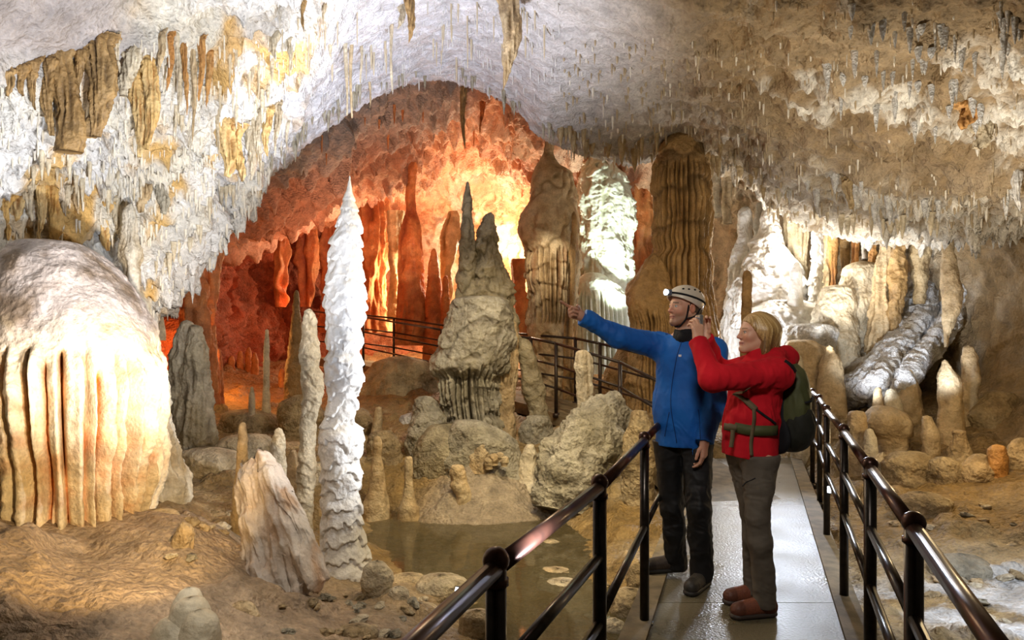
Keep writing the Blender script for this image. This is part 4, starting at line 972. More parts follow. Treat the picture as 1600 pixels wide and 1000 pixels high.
curtain('narrow dark curtain at the left of the recess', 14.6, [(340, 425, 450), (390, 428, 452), (450, 432, 448), (480, 434, 444)], 'red', 204)
curtain('bright orange curtain edge at the left mouth of the red chamber', 9.9, [(370, 286, 304), (430, 281, 312), (470, 280, 322), (510, 282, 326), (560, 300, 330), (615, 312, 334)], 'red', 205, fl=(.10, 7))
curtain('deep orange curtain just right of the bright orange edge', 10.4, [(360, 320, 350), (440, 318, 338), (500, 320, 336), (560, 320, 334), (600, 320, 336)], 'red', 206, fl=(.08, 7))
curtain('bottle shaped red column with a long thin neck, in front of the glowing back wall', 15.0, [(225, 640, 654), (262, 635, 652), (300, 636, 648), (335, 634, 650), (352, 628, 656), (390, 624, 660), (440, 622, 662), (500, 618, 668), (540, 616, 670)], 'red', 207, fl=(.05, 4), cat='column', name='column', squash=.9)
form('stalagmite', 'pointed red stalagmite right of the bottle shaped red column', 'stalagmite', 14.8, [(388, 675, 681), (410, 670, 686), (450, 666, 690), (500, 664, 694), (560, 660, 700)], 'red', knob=(.05, 3), seed=208, base=zrow(560, 14.8))
form('stalagmite', 'small dark red stalagmite beside the great stalagmite mass, before the glow', 'stalagmite', 14.6, [(430, 694, 699), (460, 690, 702), (510, 688, 705), (560, 686, 706)], 'red', knob=(.05, 3), seed=209, base=zrow(560, 14.6))
curtain('orange curtain between the great stalagmite mass and the banded column', 14.5, [(405, 798, 822), (440, 800, 818), (480, 802, 826), (520, 800, 830), (560, 798, 832)], 'red', 210, fl=(.06, 5))
curtain('red curtain right of the pale bright column', 14.6, [(255, 985, 1030), (300, 984, 1030), (360, 984, 1024), (420, 986, 1014), (450, 988, 1006)], 'red', 211)
curtain('thin orange curtain between the banded column and the pale bright column', 14.4, [(265, 888, 916), (310, 892, 914), (360, 896, 910), (420, 898, 906)], 'red', 212, fl=(.06, 5))
curtain('cream fluted curtain between banded column and back wall glow', 15.8, [(330, 700, 716), (370, 690, 722), (420, 688, 704), (500, 690, 702)], 'tan', 213, fl=(.05, 5))
curtain('yellow-white curtain left of the bottle shaped red column', 16.2, [(330, 606, 634), (380, 608, 630), (430, 610, 628), (500, 606, 632)], 'tan', 214, fl=(.06, 4))

# ---------------------------------------------------------------- columns under the right lip
for k, (x, w, y0, y1, d, pal, lab) in enumerate([
    (1236, 18, 325, 415, 11.8, 'ivory', 'smooth cream column, first under the lip right of the dome crown'),
    (1252, 20, 330, 428, 11.7, 'ivory', 'broad cream column with a small dark hole, second under the lip'),
    (1290, 13, 340, 440, 11.4, 'tan', 'tan column behind the slim white one'),
    (1303, 12, 345, 448, 11.3, 'orange', 'orange column just right of the slim white one'),
    (1320, 12, 350, 430, 11.1, 'brown', 'brown column above the cream boulders'),
    (1336, 12, 352, 412, 10.9, 'orange', 'orange hanging column above the cream rounded boulder'),
    (1350, 12, 355, 405, 10.8, 'white', 'white hanging column above the cream rounded boulder'),
    (1364, 10, 358, 420, 10.6, 'orange', 'orange-white hanging column at the right end of the roof curtains'),
    (1136, 14, 270, 350, 12.4, 'tan', 'tan hanging column right of the massive brown column'),
    (1120, 12, 262, 340, 12.6, 'ivory', 'cream hanging column tight beside the massive brown column'),
    ]):
    form('column', lab, 'column', d, [(y0 - 15, x - w * .75, x + w * .75), (y0 + 10, x - w * .55, x + w * .55), ((y0 + y1) / 2, x - w * .5, x + w * .5), (y1, x - w * .45, x + w * .45)], pal, 'flow', base=zrow(y1, d), sink=.3 if k < 5 else 0., flute=(.05, 7, -5, 9), knob=(.04, 4), seed=220 + k, tip=False)

# distant small stalagmites on the red floor
for k, (x, y, h, d) in enumerate([(375, 562, 14, 13.5), (388, 560, 18, 13.6), (398, 562, 12, 13.4), (455, 575, 16, 13), (362, 566, 10, 13.2), (440, 588, 12, 12.5)]):
    form('stalagmite', 'tiny red stalagmite in the row on the floor of the red recess', 'stalagmite', d, [(y - h, x - 2, x + 2), (y - h * .5, x - 4, x + 4), (y, x - 5, x + 5)], 'red', group='tiny red stalagmites in the recess', knob=(.03, 5), seed=240 + k)
# ================================================================ railings
M['bronze'] = simple_mat('dark_bronze', (.035, .028, .024), .28, .75, c2=(.02, .016, .013), nscale=30, spec=.6)
M['handrail'] = simple_mat('polished_bronze_handrail', (.055, .022, .014), .30, .75, c2=(.03, .013, .009), nscale=14, spec=.7)
M['farmetal'] = simple_mat('painted_steel', (.05, .035, .028), .4, .5, nscale=20)


def railing(label, pts, h=1.0, drops=(.26, .50), rp=.025, rr=.018, rt=.022, matp='bronze', matt='handrail', posts=None, ball=True, start=None, end=None, foot=-.05, group=None, per_seg=None):
    """pts: floor points of the posts; start / end: extra floor points the rails run on to"""
    pts = [np.asarray(p, float) for p in pts]
    root = empty('railing', pts[0]); tag(root, label, 'railing', group)
    for p in pts:
        mb = MB(); mb.tube([p + [0, 0, foot], p + [0, 0, h]], rp, 14)
        mb.tube([p + [0, 0, foot], p + [0, 0, .012 + max(0, foot + .05)]], rp * 1.9, 14)
        post = mb.build('post', M[matp], root)
        if ball:
            cb = MB().ball(p + [0, 0, h + rp * .25], rp * 1.28, 14, 9); cb.tube([p + [0, 0, h - .05], p + [0, 0, h - .035]], rp * 1.2, 14)
            c = cb.build('post_cap', M[matt], post)
            # sub-part sits under its post
    line = ([np.asarray(start, float)] if start is not None else []) + pts + ([np.asarray(end, float)] if end is not None else [])
    for i in range(len(line) - 1):
        a, b_ = line[i], line[i + 1]
        MB().tube([a + [0, 0, h - .01], b_ + [0, 0, h - .01]], rt, 14).build('handrail', M[matt], root)
        ds = drops if per_seg is None else per_seg[i]
        for dr in ds:
            MB().tube([a + [0, 0, h - dr], b_ + [0, 0, h - dr]], rr, 12).build('cross_rail', M[matp], root)
    return root


def rp_(px, py, h=1.0):
    """post foot whose top is read at px, py"""
    d = F * (CZ - h) / (py - HY); return np.array([(px - 800) / F * d, d, 0.])
A_, B_, C_ = rp_(775, 880), rp_(937, 757), rp_(1007, 685)
railing('dark near railing with bronze handrail along the left edge of the path', [A_, B_, C_, (1.19, 5.15, 0), (1.62, 6.45, 0)], start=(-.30, .75, 0), per_seg=[(.26, .5), (.26, .5), (.48,), (.48,), (.48,)])
R_ = [(1.121, 1.905, 0), (1.49, 2.84, 0), (1.965, 4.04, 0), (2.46, 5.335, 0), (2.93, 6.5, 0), (3.262, 7.41, 0)]
railing('dark near railing with bronze handrail along the right edge of the path', R_, start=(.66, .75, 0), end=(3.75, 8.75, 0))
zr = lambda i: np.array([RAMP[i][0], RAMP[i][1], RAMP[i][2]])
railing('far dark railing on the near side of the ramp climbing to the left', [zr(i) for i in range(1, 8)], rp=.026, rr=.016, rt=.02, matp='farmetal', matt='farmetal', ball=False, drops=(.32, .64), start=(1.70, 6.5, 0))
fr = [np.array(q) for q in off_line(RAMP, .84)]
railing('far dark railing on the wall side of the ramp, seen behind the other', [fr[i] for i in range(2, 8)], rp=.026, rr=.016, rt=.02, matp='farmetal', matt='farmetal', ball=False, drops=(.32, .64))

# small lamps in the cave
M['lampglass'] = simple_mat('lit_lamp_glass', (.8, .9, 1), .2, emit=(.75, .86, 1), es=9)
M['lampbody'] = simple_mat('lamp_housing', (.10, .11, .13), .35, .6)
def floodlight(loc, look, s, label):
    root = empty('floodlight', loc); tag(root, label, 'lamp')
    f = Vector(look).normalized(); q = f.to_track_quat('Z', 'Y').to_matrix(); Rm = np.array(q)
    l = np.asarray(loc, float)
    MB().box(l, (s * .5, s * .8, s * .35), Rm, s * .08).build('housing', M['lampbody'], root, smooth=False)
    MB().box(l + np.array(f) * s * .37, (s * .40, s * .68, s * .04), Rm, s * .02).build('lens', M['lampglass'], root, smooth=False)
    MB().tube([l + [0, 0, -s * 1.3], l + [0, 0, -s * .2]], s * .12, 8).build('bracket', M['lampbody'], root)
floodlight(P(719, 934, 4.6), (-.45, -.75, .45), .085, 'small floodlight with a bluish lit lens on the pool edge')
floodlight(P(1297, 765, 5.20), (-.75, -.6, .1), .035, 'tiny bluish path light fixed to a right railing post')
# ================================================================ implicit bodies
class Sdf:
    """smoothly blended round shapes; meshed as ONE continuous surface"""
    def __init__(s): s.ops = []; s.warp = None; s.post = []
    def add(s, fn, lo, hi, k=.01, mode='u'):
        s.ops.append((fn, np.asarray(lo, float), np.asarray(hi, float), k, mode)); return s
    def cone(s, a, b, ra, rb, k=.012, mode='u', flat=None, fdir=None, clip=None):
        a = np.asarray(a, float); b = np.asarray(b, float); ab = b - a; L2 = max(ab @ ab, 1e-9); R = max(ra, rb)
        fd = None if fdir is None else np.asarray(fdir, float) / np.linalg.norm(fdir)
        def fn(p):
            q = p - a; t = np.clip((q @ ab) / L2, 0, 1); q = q - t[:, None] * ab; r = ra + t * (rb - ra)
            if fd is None:
                e = np.sqrt((q * q).sum(1)) - r
                return e if clip is None else np.maximum(e, (p - clip[0]) @ clip[1])
            v = q @ fd; u2 = np.maximum((q * q).sum(1) - v * v, 0)
            return (np.sqrt(u2 + (v / flat) ** 2) - r) * min(1., flat * 1.15)
        m = R * (1 if flat is None else max(1, flat)); return s.add(fn, np.minimum(a, b) - m, np.maximum(a, b) + m, k, mode)
    def ball(s, c, r, k=.012, mode='u'): return s.cone(c, c, r, r, k, mode)
    def ell(s, c, r, Rm=None, k=.012, mode='u'):
        c = np.asarray(c, float); r = np.asarray(r, float); Rm = np.eye(3) if Rm is None else np.asarray(Rm, float)
        def fn(p):
            q = (p - c) @ Rm; k0 = np.sqrt(((q / r) ** 2).sum(1)); k1 = np.sqrt(((q / r ** 2) ** 2).sum(1)) + 1e-9
            return k0 * (k0 - 1) / k1
        m = r.max(); return s.add(fn, c - m, c + m, k, mode)
    def box(s, c, h, Rm=None, rnd=.01, k=.01, mode='u'):
        c = np.asarray(c, float); h = np.asarray(h, float); Rm = np.eye(3) if Rm is None else np.asarray(Rm, float)
        def fn(p):
            q = np.abs((p - c) @ Rm) - h + rnd
            return np.sqrt((np.maximum(q, 0) ** 2).sum(1)) + np.minimum(q.max(1), 0) - rnd
        m = np.linalg.norm(h); return s.add(fn, c - m, c + m, k, mode)
    def plane(s, pt, n, k=.004):
        """keep the side the normal points away from"""
        pt = np.asarray(pt, float); n = np.asarray(n, float) / np.linalg.norm(n)
        return s.add(lambda p: (p - pt) @ n, [-99] * 3, [99] * 3, k, 'i')
    def halfcut(s, pt, n, cen, rad, k=.004):
        """cut by a plane, only near cen (a cuff)"""
        pt = np.asarray(pt, float); n = np.asarray(n, float) / np.linalg.norm(n); cen = np.asarray(cen, float)
        def fn(p): return np.maximum(-((p - pt) @ n), np.linalg.norm(p - cen, axis=1) - rad)
        return s.add(fn, cen - rad, cen + rad, k, 's')
    def ev(s, p):
        d = np.full(len(p), 1e3); P0 = p
        if s.warp is not None: p = s.warp(p)
        for fn, lo, hi, k, mode in s.ops:
            mg = .06
            m = np.all((p > lo - mg) & (p < hi + mg), axis=1)
            if not m.any():
                continue
            e = fn(p[m]); c = d[m]
            if mode == 'u':
                h = np.clip(.5 + .5 * (c - e) / k, 0, 1); h[c > 100] = 1
                r = np.where(c > 100, e, c + (e - c) * h - k * h * (1 - h))
            elif mode == 's':
                e = -e; h = np.clip(.5 - .5 * (c - e) / k, 0, 1); r = c + (e - c) * h + k * h * (1 - h)
            else:
                h = np.clip(.5 - .5 * (c - e) / k, 0, 1); r = c + (e - c) * h + k * h * (1 - h)
            d[m] = r
        for f in s.post: d = f(P0, d)
        return d
    def mesh(s, h, pad=.03):
        us = [o for o in s.ops if o[4] == 'u']
        lo = np.min([o[1] for o in us], 0) - pad; hi = np.max([o[2] for o in us], 0) + pad
        B = 4; H = h * B
        nc = np.ceil((hi - lo) / H).astype(int) + 1
        ax = [lo[i] + (np.arange(nc[i]) + .5) * H for i in range(3)]
        Cc = np.stack(np.meshgrid(*ax, indexing='ij'), -1).reshape(-1, 3)
        dc = np.concatenate([s.ev(Cc[i:i + 200000]) for i in range(0, len(Cc), 200000)]).reshape(nc)
        act = np.abs(dc) < H * 1.5
        full = np.repeat(np.repeat(np.repeat(np.where(dc < 0, -1, 1).astype(np.float32), B, 0), B, 1), B, 2)
        idx = np.argwhere(act)
        loc = np.stack(np.meshgrid(*[np.arange(B)] * 3, indexing='ij'), -1).reshape(-1, 3)
        for i in range(0, len(idx), 6000):
            g = (idx[i:i + 6000, None] * B + loc[None]).reshape(-1, 3)
            full[g[:, 0], g[:, 1], g[:, 2]] = s.ev(lo + (g + .5) * h)
        # surface nets
        S = full < 0; n = np.array(S.shape)
        cell = np.zeros(n - 1, dtype=bool); s0 = S[:-1, :-1, :-1]
        for dx in (0, 1):
            for dy in (0, 1):
                for dz in (0, 1):
                    cell |= S[dx:n[0] - 1 + dx, dy:n[1] - 1 + dy, dz:n[2] - 1 + dz] != s0
        ci = np.argwhere(cell); vid = np.full(cell.shape, -1, np.int64); vid[cell] = np.arange(len(ci))
        acc = np.zeros((len(ci), 3)); cnt = np.zeros(len(ci))
        cor = [np.array(q) for q in ((0, 0, 0), (1, 0, 0), (0, 1, 0), (1, 1, 0), (0, 0, 1), (1, 0, 1), (0, 1, 1), (1, 1, 1))]
        val = [full[tuple((ci + q).T)] for q in cor]
        for a in range(8):
            for b in range(a + 1, 8):
                if np.abs(cor[a] - cor[b]).sum() != 1: continue
                va, vb = val[a], val[b]; m = (va < 0) != (vb < 0)
                t = np.where(m, va / np.where(m, va - vb, 1), 0)
                acc += np.where(m[:, None], cor[a] + t[:, None] * (cor[b] - cor[a]), 0); cnt += m
        V = lo + (ci + acc / cnt[:, None] + .5) * h
        Fq = []
        for a in range(3):
            b, c = (a + 1) % 3, (a + 2) % 3
            sl0 = [slice(1, -1)] * 3; sl1 = [slice(1, -1)] * 3; sl0[a] = slice(0, -1); sl1[a] = slice(1, None)
            A = S[tuple(sl0)]; Bq = S[tuple(sl1)]
            e = np.argwhere(A != Bq); off = np.array([1, 1, 1]); off[a] = 0; e = e + off
            ins = S[tuple(e.T)]
            eb = np.zeros(3, int); eb[b] = 1; ec = np.zeros(3, int); ec[c] = 1
            q = np.stack([vid[tuple((e - eb - ec).T)], vid[tuple((e - ec).T)], vid[tuple(e.T)], vid[tuple((e - eb).T)]], 1)
            q[~ins] = q[~ins][:, ::-1]; Fq.append(q)
        return V, np.concatenate(Fq)


def frame(f, up):
    """columns: forward, left, up"""
    f = np.asarray(f, float) / np.linalg.norm(f); l = np.cross(up, f); l /= np.linalg.norm(l); u = np.cross(f, l)
    return np.stack([f, l, u], 1)


def head_sdf(S, c, R, neck_base, s=1., fem=False, neck_r=.058):
    W = lambda x, y, z: c + s * (R @ np.array([x, y, z]))
    q = lambda *r: np.array(r) * s
    S.ell(W(-.012, 0, .030), q(.098, .077, .092), R, .02)
    S.ell(W(.034, 0, -.035), q(.056, .057 if not fem else .054, .080), R, .03)
    jw = .044 if not fem else .038
    for sg in (-1, 1):
        S.cone(W(-.005, sg * jw * 1.15, -.055), W(.072, sg * .014, -.098), .022 * s, .017 * s, .028)
    S.ball(W(.082, 0, -.097), (.018 if not fem else .0155) * s, .02)
    for sg in (-1, 1): S.cone(W(.080, sg * .012, .024), W(.066, sg * .046, .022), .011 * s, .010 * s, .016)
    for sg in (-1, 1): S.ball(W(.058, sg * .040, -.022), .021 * s, .025)
    S.cone(W(.086, 0, .014), W(.108, 0, -.026), .0075 * s, .0105 * s, .010)
    for sg in (-1, 1): S.ball(W(.096, sg * .0105, -.031), .0075 * s, .006)
    for sg in (-1, 1): S.ball(W(.101, sg * .033, .004), .0135 * s, .010, 's')
    for sg in (-1, 1): S.ball(W(.0765, sg * .0315, .003), .0122 * s, .003)
    for sg in (-1, 1): S.cone(W(.0865, sg * .020, .012), W(.080, sg * .044, .009), .0035 * s, .003 * s, .004)
    S.cone(W(.0895, -.017, -.0565), W(.0895, .017, -.0565), .0062 * s, .0062 * s, .006)
    S.cone(W(.0880, -.015, -.0685), W(.0880, .015, -.0685), .0070 * s, .0070 * s, .006)
    S.cone(W(.100, -.022, -.0625), W(.100, .022, -.0625), .003 * s, .003 * s, .003, 's')
    for sg in (-1, 1):
        S.ell(W(-.010, sg * .077, -.006), q(.020, .009, .032), R, .006)
        S.ell(W(-.004, sg * .086, -.004), q(.010, .006, .018), R, .004, 's')
    S.cone(W(-.030, 0, -.045), np.asarray(neck_base, float), neck_r * s, (neck_r + .008) * s, .03)


def head_paint(V, c, R, s, skin, lip, brow, iris, stubble=None, brow_w=.0055):
    p = (V - c) @ R / s; x, y, z = p.T; ay = np.abs(y)
    col = np.tile(skin, (len(V), 1)).astype(float)
    near = (np.linalg.norm(p, axis=1) < .17)
    n = fbm(V * 22, 3)
    col *= (1 + .10 * n)[:, None]
    cheek = np.exp(-(((x - .07) / .03) ** 2 + ((ay - .038) / .022) ** 2 + ((z + .03) / .022) ** 2)) + np.exp(-(((x - .11) / .02) ** 2 + (ay / .02) ** 2 + ((z + .028) / .02) ** 2))
    col = lerp(col, np.asarray(skin) * np.array([1.06, .72, .66]), near * np.clip(cheek, 0, 1) * .55)
    ear = near * sstep(.073, .080, ay) * (np.abs(z + .006) < .045) * (x < .03) * (x > -.045)
    col = lerp(col, np.asarray(skin) * np.array([1.0, .68, .60]), ear * .7)
    if stubble is not None:
        st = sstep(-.030, -.058, z) * sstep(-.02, .02, x) * sstep(-.135, -.118, z) * near
        col = lerp(col, stubble, st * (.62 + .3 * n))
    lp = np.exp(-(((z + .0625) / .0095) ** 4)) * sstep(.030, .020, ay) * (x > .078) * near
    col = lerp(col, lip, np.clip(lp, 0, 1) * .8)
    col = lerp(col, np.asarray(lip) * .25, (np.abs(z + .0625) < .0026) * (ay < .023) * (x > .08) * near)
    for sg in (-1, 1):
        e = np.linalg.norm(p - np.array([.0765, sg * .0315, .003]), axis=1)
        ew = (e < .0132) * (x > .081)
        col = lerp(col, (.62, .58, .54), ew * (np.abs(z - .003) < .0062))
        ir = ew * (np.hypot(y - sg * .0325, z - .0035) < .0058)
        col = lerp(col, iris, ir)
        lash = near * (e < .0165) * (x > .078) * (np.abs(z - .0105) < .0026)
        col = lerp(col, (.05, .03, .02), lash * .8)
    bz = .026 - .10 * np.maximum(ay - .032, 0)
    bm = near * (np.abs(z - bz) < brow_w) * (ay > .010) * (ay < .050) * (x > .05)
    return lerp(col, brow, bm * .8)


def hand_sdf(S, W, f, t, n, curls, thumb, s=1., spread=.06, k=.006):
    """W wrist, f finger direction, t thumb side, n palm normal; curls = per finger three bends in degrees"""
    f, t, n = [np.asarray(v, float) / np.linalg.norm(v) for v in (f, t, n)]
    W = np.asarray(W, float)
    base = [(.092, .029, .0098), (.096, .0095, .0102), (.091, -.0100, .0096), (.082, -.0275, .0086)]
    ph = [(.044, .026, .021), (.048, .030, .022), (.045, .028, .021), (.035, .021, .019)]
    for i in range(4):
        L, o, r = base[i]; K = W + s * (f * L + t * o); S.cone(W + s * (f * .008 + t * o * .55), K, .0165 * s, .0125 * s, .014, flat=None)
    S.cone(W - f * .05 * s, W + f * .02 * s, .027 * s, .024 * s, .02, flat=.72, fdir=n)
    for i in range(4):
        L, o, r = base[i]; p = W + s * (f * L + t * o); a = 0.0
        d0 = f + t * spread * (1.2 - i * .8)
        d0 /= np.linalg.norm(d0)
        for j in range(3):
            a += math.radians(curls[i][j]); d = d0 * math.cos(a) + n * math.sin(a); q = p + d * ph[i][j] * s
            S.cone(p, q, r * s * (1 - .08 * j), r * s * (.92 - .09 * j), k * .6 if j else k); p = q
    p = W + s * (f * .022 + t * .020 + n * .006); S.cone(W + s * (f * .012 + n * .004), p, .016 * s, .0165 * s, .012)
    for (ft, tt, nt_, L, r) in thumb:
        d = f * ft + t * tt + n * nt_; d /= np.linalg.norm(d); q = p + d * L * s; S.cone(p, q, r * s, r * s * .9, .006); p = q


def arc_pts(pts, n=24):
    return catmull(np.asarray(pts, float), n)


def shoe(parent, name, heel, toe, h, uc, sc, lc, w=.047, shaft=.11, lab=None):
    """laced boot: upper, sole and laces; heel and toe are floor points"""
    heel = np.asarray(heel, float); toe = np.asarray(toe, float); f = toe - heel; L = np.linalg.norm(f[:2]); f = f / np.linalg.norm(f)
    l = np.cross([0, 0, 1], f); u = np.array([0, 0, 1.])
    Pt = lambda x, y, z: heel + f * x * L + l * y + u * z
    S = Sdf()
    S.cone(Pt(.16, 0, .050), Pt(.84, 0, .046), w * .80, w * .86, .03, flat=.95, fdir=u)
    S.cone(Pt(.16, 0, .060), Pt(.22, 0, shaft), w * .84, w * .92, .03)
    S.cone(Pt(.25, 0, .085), Pt(.72, 0, .062), w * .75, w * .62, .03)
    S.ball(Pt(.86, 0, .044), w * .76, .02); S.plane(Pt(0, 0, .022), (0, 0, -1)); S.plane(Pt(.2, 0, shaft), (0, 0, 1), .008)
    S.post.append(lambda p, d: d + .0018 * fbm(p * 40, 2))
    V, Fq = S.mesh(.004)
    col = np.tile(uc, (len(V), 1)).astype(float) * (1 + .25 * fbm(V * 30, 3))[:, None]
    xl = (V - heel) @ f / L
    col = lerp(col, np.asarray(uc) * .55, sstep(.74, .78, xl)); col = lerp(col, np.asarray(uc) * .6, sstep(.20, .16, xl))
    up = mobj(name, V, Fq, M['leather'], parent, col)
    T = Sdf(); T.cone(Pt(.15, 0, .016), Pt(.86, 0, .016), w * .88, w * .96, .03, flat=.5, fdir=u); T.plane(Pt(0, 0, .0), (0, 0, -1), .002); T.plane(Pt(0, 0, .032), (0, 0, 1), .004)
    V, Fq = T.mesh(.004); mobj('sole', V, Fq, M['leather'], up, np.tile(sc, (len(V), 1)))
    mb = MB()
    for i in range(5):
        x = .40 + i * .085; z = .108 - i * .0125
        for sg in (-1, 1):
            mb.tube(arc_pts([Pt(x, -sg * .024, z - .012), Pt(x + .02, 0, z + .004), Pt(x + .045, sg * .024, z - .018)], 8), .0022, 6)
    for sg in (-1, 1):
        mb.tube(arc_pts([Pt(.40, 0, .112), Pt(.44, sg * .03, .128), Pt(.37, sg * .045, .105), Pt(.41, sg * .01, .110)], 14), .002, 6)
    V = np.concatenate(mb.V); lo = mobj('laces', V, mb.F, M['leather'], up, np.tile(lc, (len(V), 1)))
    return up
# ================================================================ people
M['skin'] = col_mat('skin', .48, .25, 320, .12, .4, .0012, .06)
M['hair'] = col_mat('hair', .42, .15, 260, 0, .5, .002, .15)
M['leather'] = col_mat('boot_leather', .55, .5, 160, 0, .4, .002, .25)
def cloth(name, c, c2, rough=.85, weave=520, bump=.35):
    m = simple_mat(name, c, rough, bump=bump, bscale=weave, c2=c2, nscale=7, spec=.25, bdist=.0015); return m
M['blue'] = cloth('blue_jacket_fabric', (.012, .135, .50), (.008, .085, .36), .62)
M['bluedark'] = cloth('dark_blue_zip', (.006, .05, .20), (.004, .03, .13), .5)
M['black'] = cloth('black_fabric', (.012, .012, .014), (.006, .006, .008), .8)
M['trousers'] = cloth('black_trousers', (.012, .0115, .012), (.006, .006, .0065), .55)
M['red'] = cloth('red_fleece', (.56, .008, .018), (.42, .004, .012), .9, 420, .6)
M['greytrousers'] = cloth('grey_brown_trousers', (.130, .108, .085), (.088, .072, .056), .75)
M['olive'] = cloth('olive_pack_fabric', (.075, .080, .030), (.045, .050, .018), .6)
M['packdark'] = cloth('dark_mesh_pocket', (.020, .020, .014), (.012, .012, .009), .7, 300, .8)
M['webbing'] = cloth('brown_webbing', (.15, .11, .06), (.10, .07, .04), .7)
M['helmet'] = simple_mat('cream_helmet_shell', (.62, .56, .46), .32, c2=(.56, .50, .41), nscale=12)
M['silver'] = simple_mat('silver_metal', (.72, .74, .78), .22, .9, nscale=20)
M['lampblue'] = simple_mat('lamp_blue_grey', (.16, .19, .26), .3, .3, nscale=20)
M['headglow'] = simple_mat('lit_headlamp_lens', (.9, .95, 1), .15, emit=(.85, .93, 1), es=6)
M['whitepatch'] = simple_mat('white_stitching', (.8, .82, .85), .6)
UP = np.array([0, 0, 1.])


def folds(amp, sc, stretch=(1, 1, .45), ax=None):
    st = np.array(stretch)
    def f(p, d):
        m = np.abs(d) < .05
        q = p[m] * sc * st; q = q + .35 * (p[m][:, [2, 0, 1]] * sc * .5)
        w = perlin(q + .7 * perlin(q * .6 + 3)[:, None]); w2 = perlin(q * 2.2 + 11)
        ms = .45 + .55 * sstep(-.25, .25, perlin(p[m] * 3.1 + 5))
        d[m] = d[m] - ms * (amp * (1 - 2.6 * np.abs(w)) * .6 + amp * .4 * (1 - 2.6 * np.abs(w2)) * .6)
        return d
    return f


def band(center, R, rx, ry, z, h, th, n=40, tilt=0., a0=0, a1=2 * math.pi, lump=None):
    """flat ribbon going round a body in frame R"""
    c = np.asarray(center, float); closed = abs(a1 - a0 - 2 * math.pi) < 1e-6
    a = np.linspace(a0, a1, n, endpoint=not closed); V = []
    for t in a:
        e = np.array([rx * math.cos(t), ry * math.sin(t), z + tilt * math.cos(t)]); o = np.array([math.cos(t), math.sin(t), 0])
        for dz, dr in ((-h, 0), (h, 0), (h, th), (-h, th)): V.append(c + R @ (e + o * dr + np.array([0, 0, dz])))
    V = np.array(V); Fs = []
    for i in range(n if closed else n - 1):
        j = (i + 1) % n
        for q in range(4): Fs.append((4 * i + q, 4 * j + q, 4 * j + (q + 1) % 4, 4 * i + (q + 1) % 4))
    if not closed: Fs += [(0, 1, 2, 3), (4 * n - 1, 4 * n - 2, 4 * n - 3, 4 * n - 4)]
    return V, Fs


# ---------------------------------------------------------------- man
D = 4.36
Tf = np.array([-.45, -.89, 0]); Tf /= np.linalg.norm(Tf); Tl = np.cross(UP, Tf)        # chest direction, his left
Hc = P(1069, 481, D); Hf = np.array([-.93, -.36, .05]); HR = frame(Hf, UP)
pel = P(1066, 690, D + .02); chest = P(1069, 585, D); nb = P(1073, 533, D + .01)
shR = P(1033, 546, D) - Tl * 0; shR = nb - Tl * .175 + np.array([0, 0, -.035]); shL = nb + Tl * .180 + np.array([0, 0, -.060])
elR = P(966, 526, 4.36); wrR = P(909, 494, 4.30)
elL = P(1117, 626, 4.24); wrL = P(1101, 690, 4.18)
hipR = pel - Tl * .085; hipL = pel + Tl * .085
knR = P(1050, 793, 4.40); anR = P(1056, 880, 4.46); knL = P(1093, 796, 4.22); anL = P(1096, 893, 4.24)
man = empty('person', (float(pel[0]), float(pel[1]), 0)); tag(man, 'man in a blue jacket, black trousers and cream helmet pointing left', 'person')
S = Sdf()
head_sdf(S, Hc, HR, nb + UP * .0, 1.0)
S.cone(nb - UP * .05, pel + UP * .02, .125, .120, .05, flat=.70, fdir=Tf)
S.cone(shR, shL, .055, .055, .06)
S.cone(shR, elR, .054, .040, .03); S.cone(elR, wrR, .041, .027, .02)
S.cone(shL, elL, .054, .040, .03); S.cone(elL, wrL, .041, .027, .02)
S.cone(hipR, knR, .085, .055, .04); S.cone(knR, anR, .054, .038, .02); S.cone(hipL, knL, .085, .055, .04); S.cone(knL, anL, .054, .038, .02)
for an, to in ((anR, np.array([-.95, -.1, 0])), (anL, np.array([-.62, -.6, 0]))):
    S.cone(np.array([an[0], an[1], .07]), np.array([an[0], an[1], .055]) + to * .11, .030, .022, .02)
pd = P(868, 478, 4.20) - wrR; pd /= np.linalg.norm(pd); pt = UP - pd * (UP @ pd); pt /= np.linalg.norm(pt); pt = pt + np.array([0, .25, 0]); pt -= pd * (pt @ pd); pt /= np.linalg.norm(pt); pn = np.cross(pt, pd)
hand_sdf(S, wrR, pd, pt, pn, [(6, 4, 4), (72, 92, 55), (78, 95, 55), (80, 95, 55)], [(.75, .35, .5, .040, .0125), (.75, -.1, .75, .032, .011), (.6, -.35, .6, .024, .010)], 1.0)
hf = np.array([-.06, -.06, -1.]); ht = Tf * .9 + np.array([-.2, 0, 0]); ht -= hf * (ht @ hf) / (hf @ hf); ht /= np.linalg.norm(ht); hn = np.cross(hf / np.linalg.norm(hf), ht)
hand_sdf(S, wrL, hf, ht, hn, [(18, 26, 18), (22, 30, 20), (26, 34, 22), (30, 36, 24)], [(.75, .55, .25, .042, .0125), (.95, .15, .25, .032, .011), (1, 0, .25, .026, .010)], .97)
V, Fq = S.mesh(.0036)
skin = (.56, .30, .20)
col = head_paint(V, Hc, HR, 1.0, skin, (.42, .15, .12), (.10, .06, .035), (.10, .16, .20), (.20, .115, .07))
body = mobj('body', V, Fq, M['skin'], man, col)

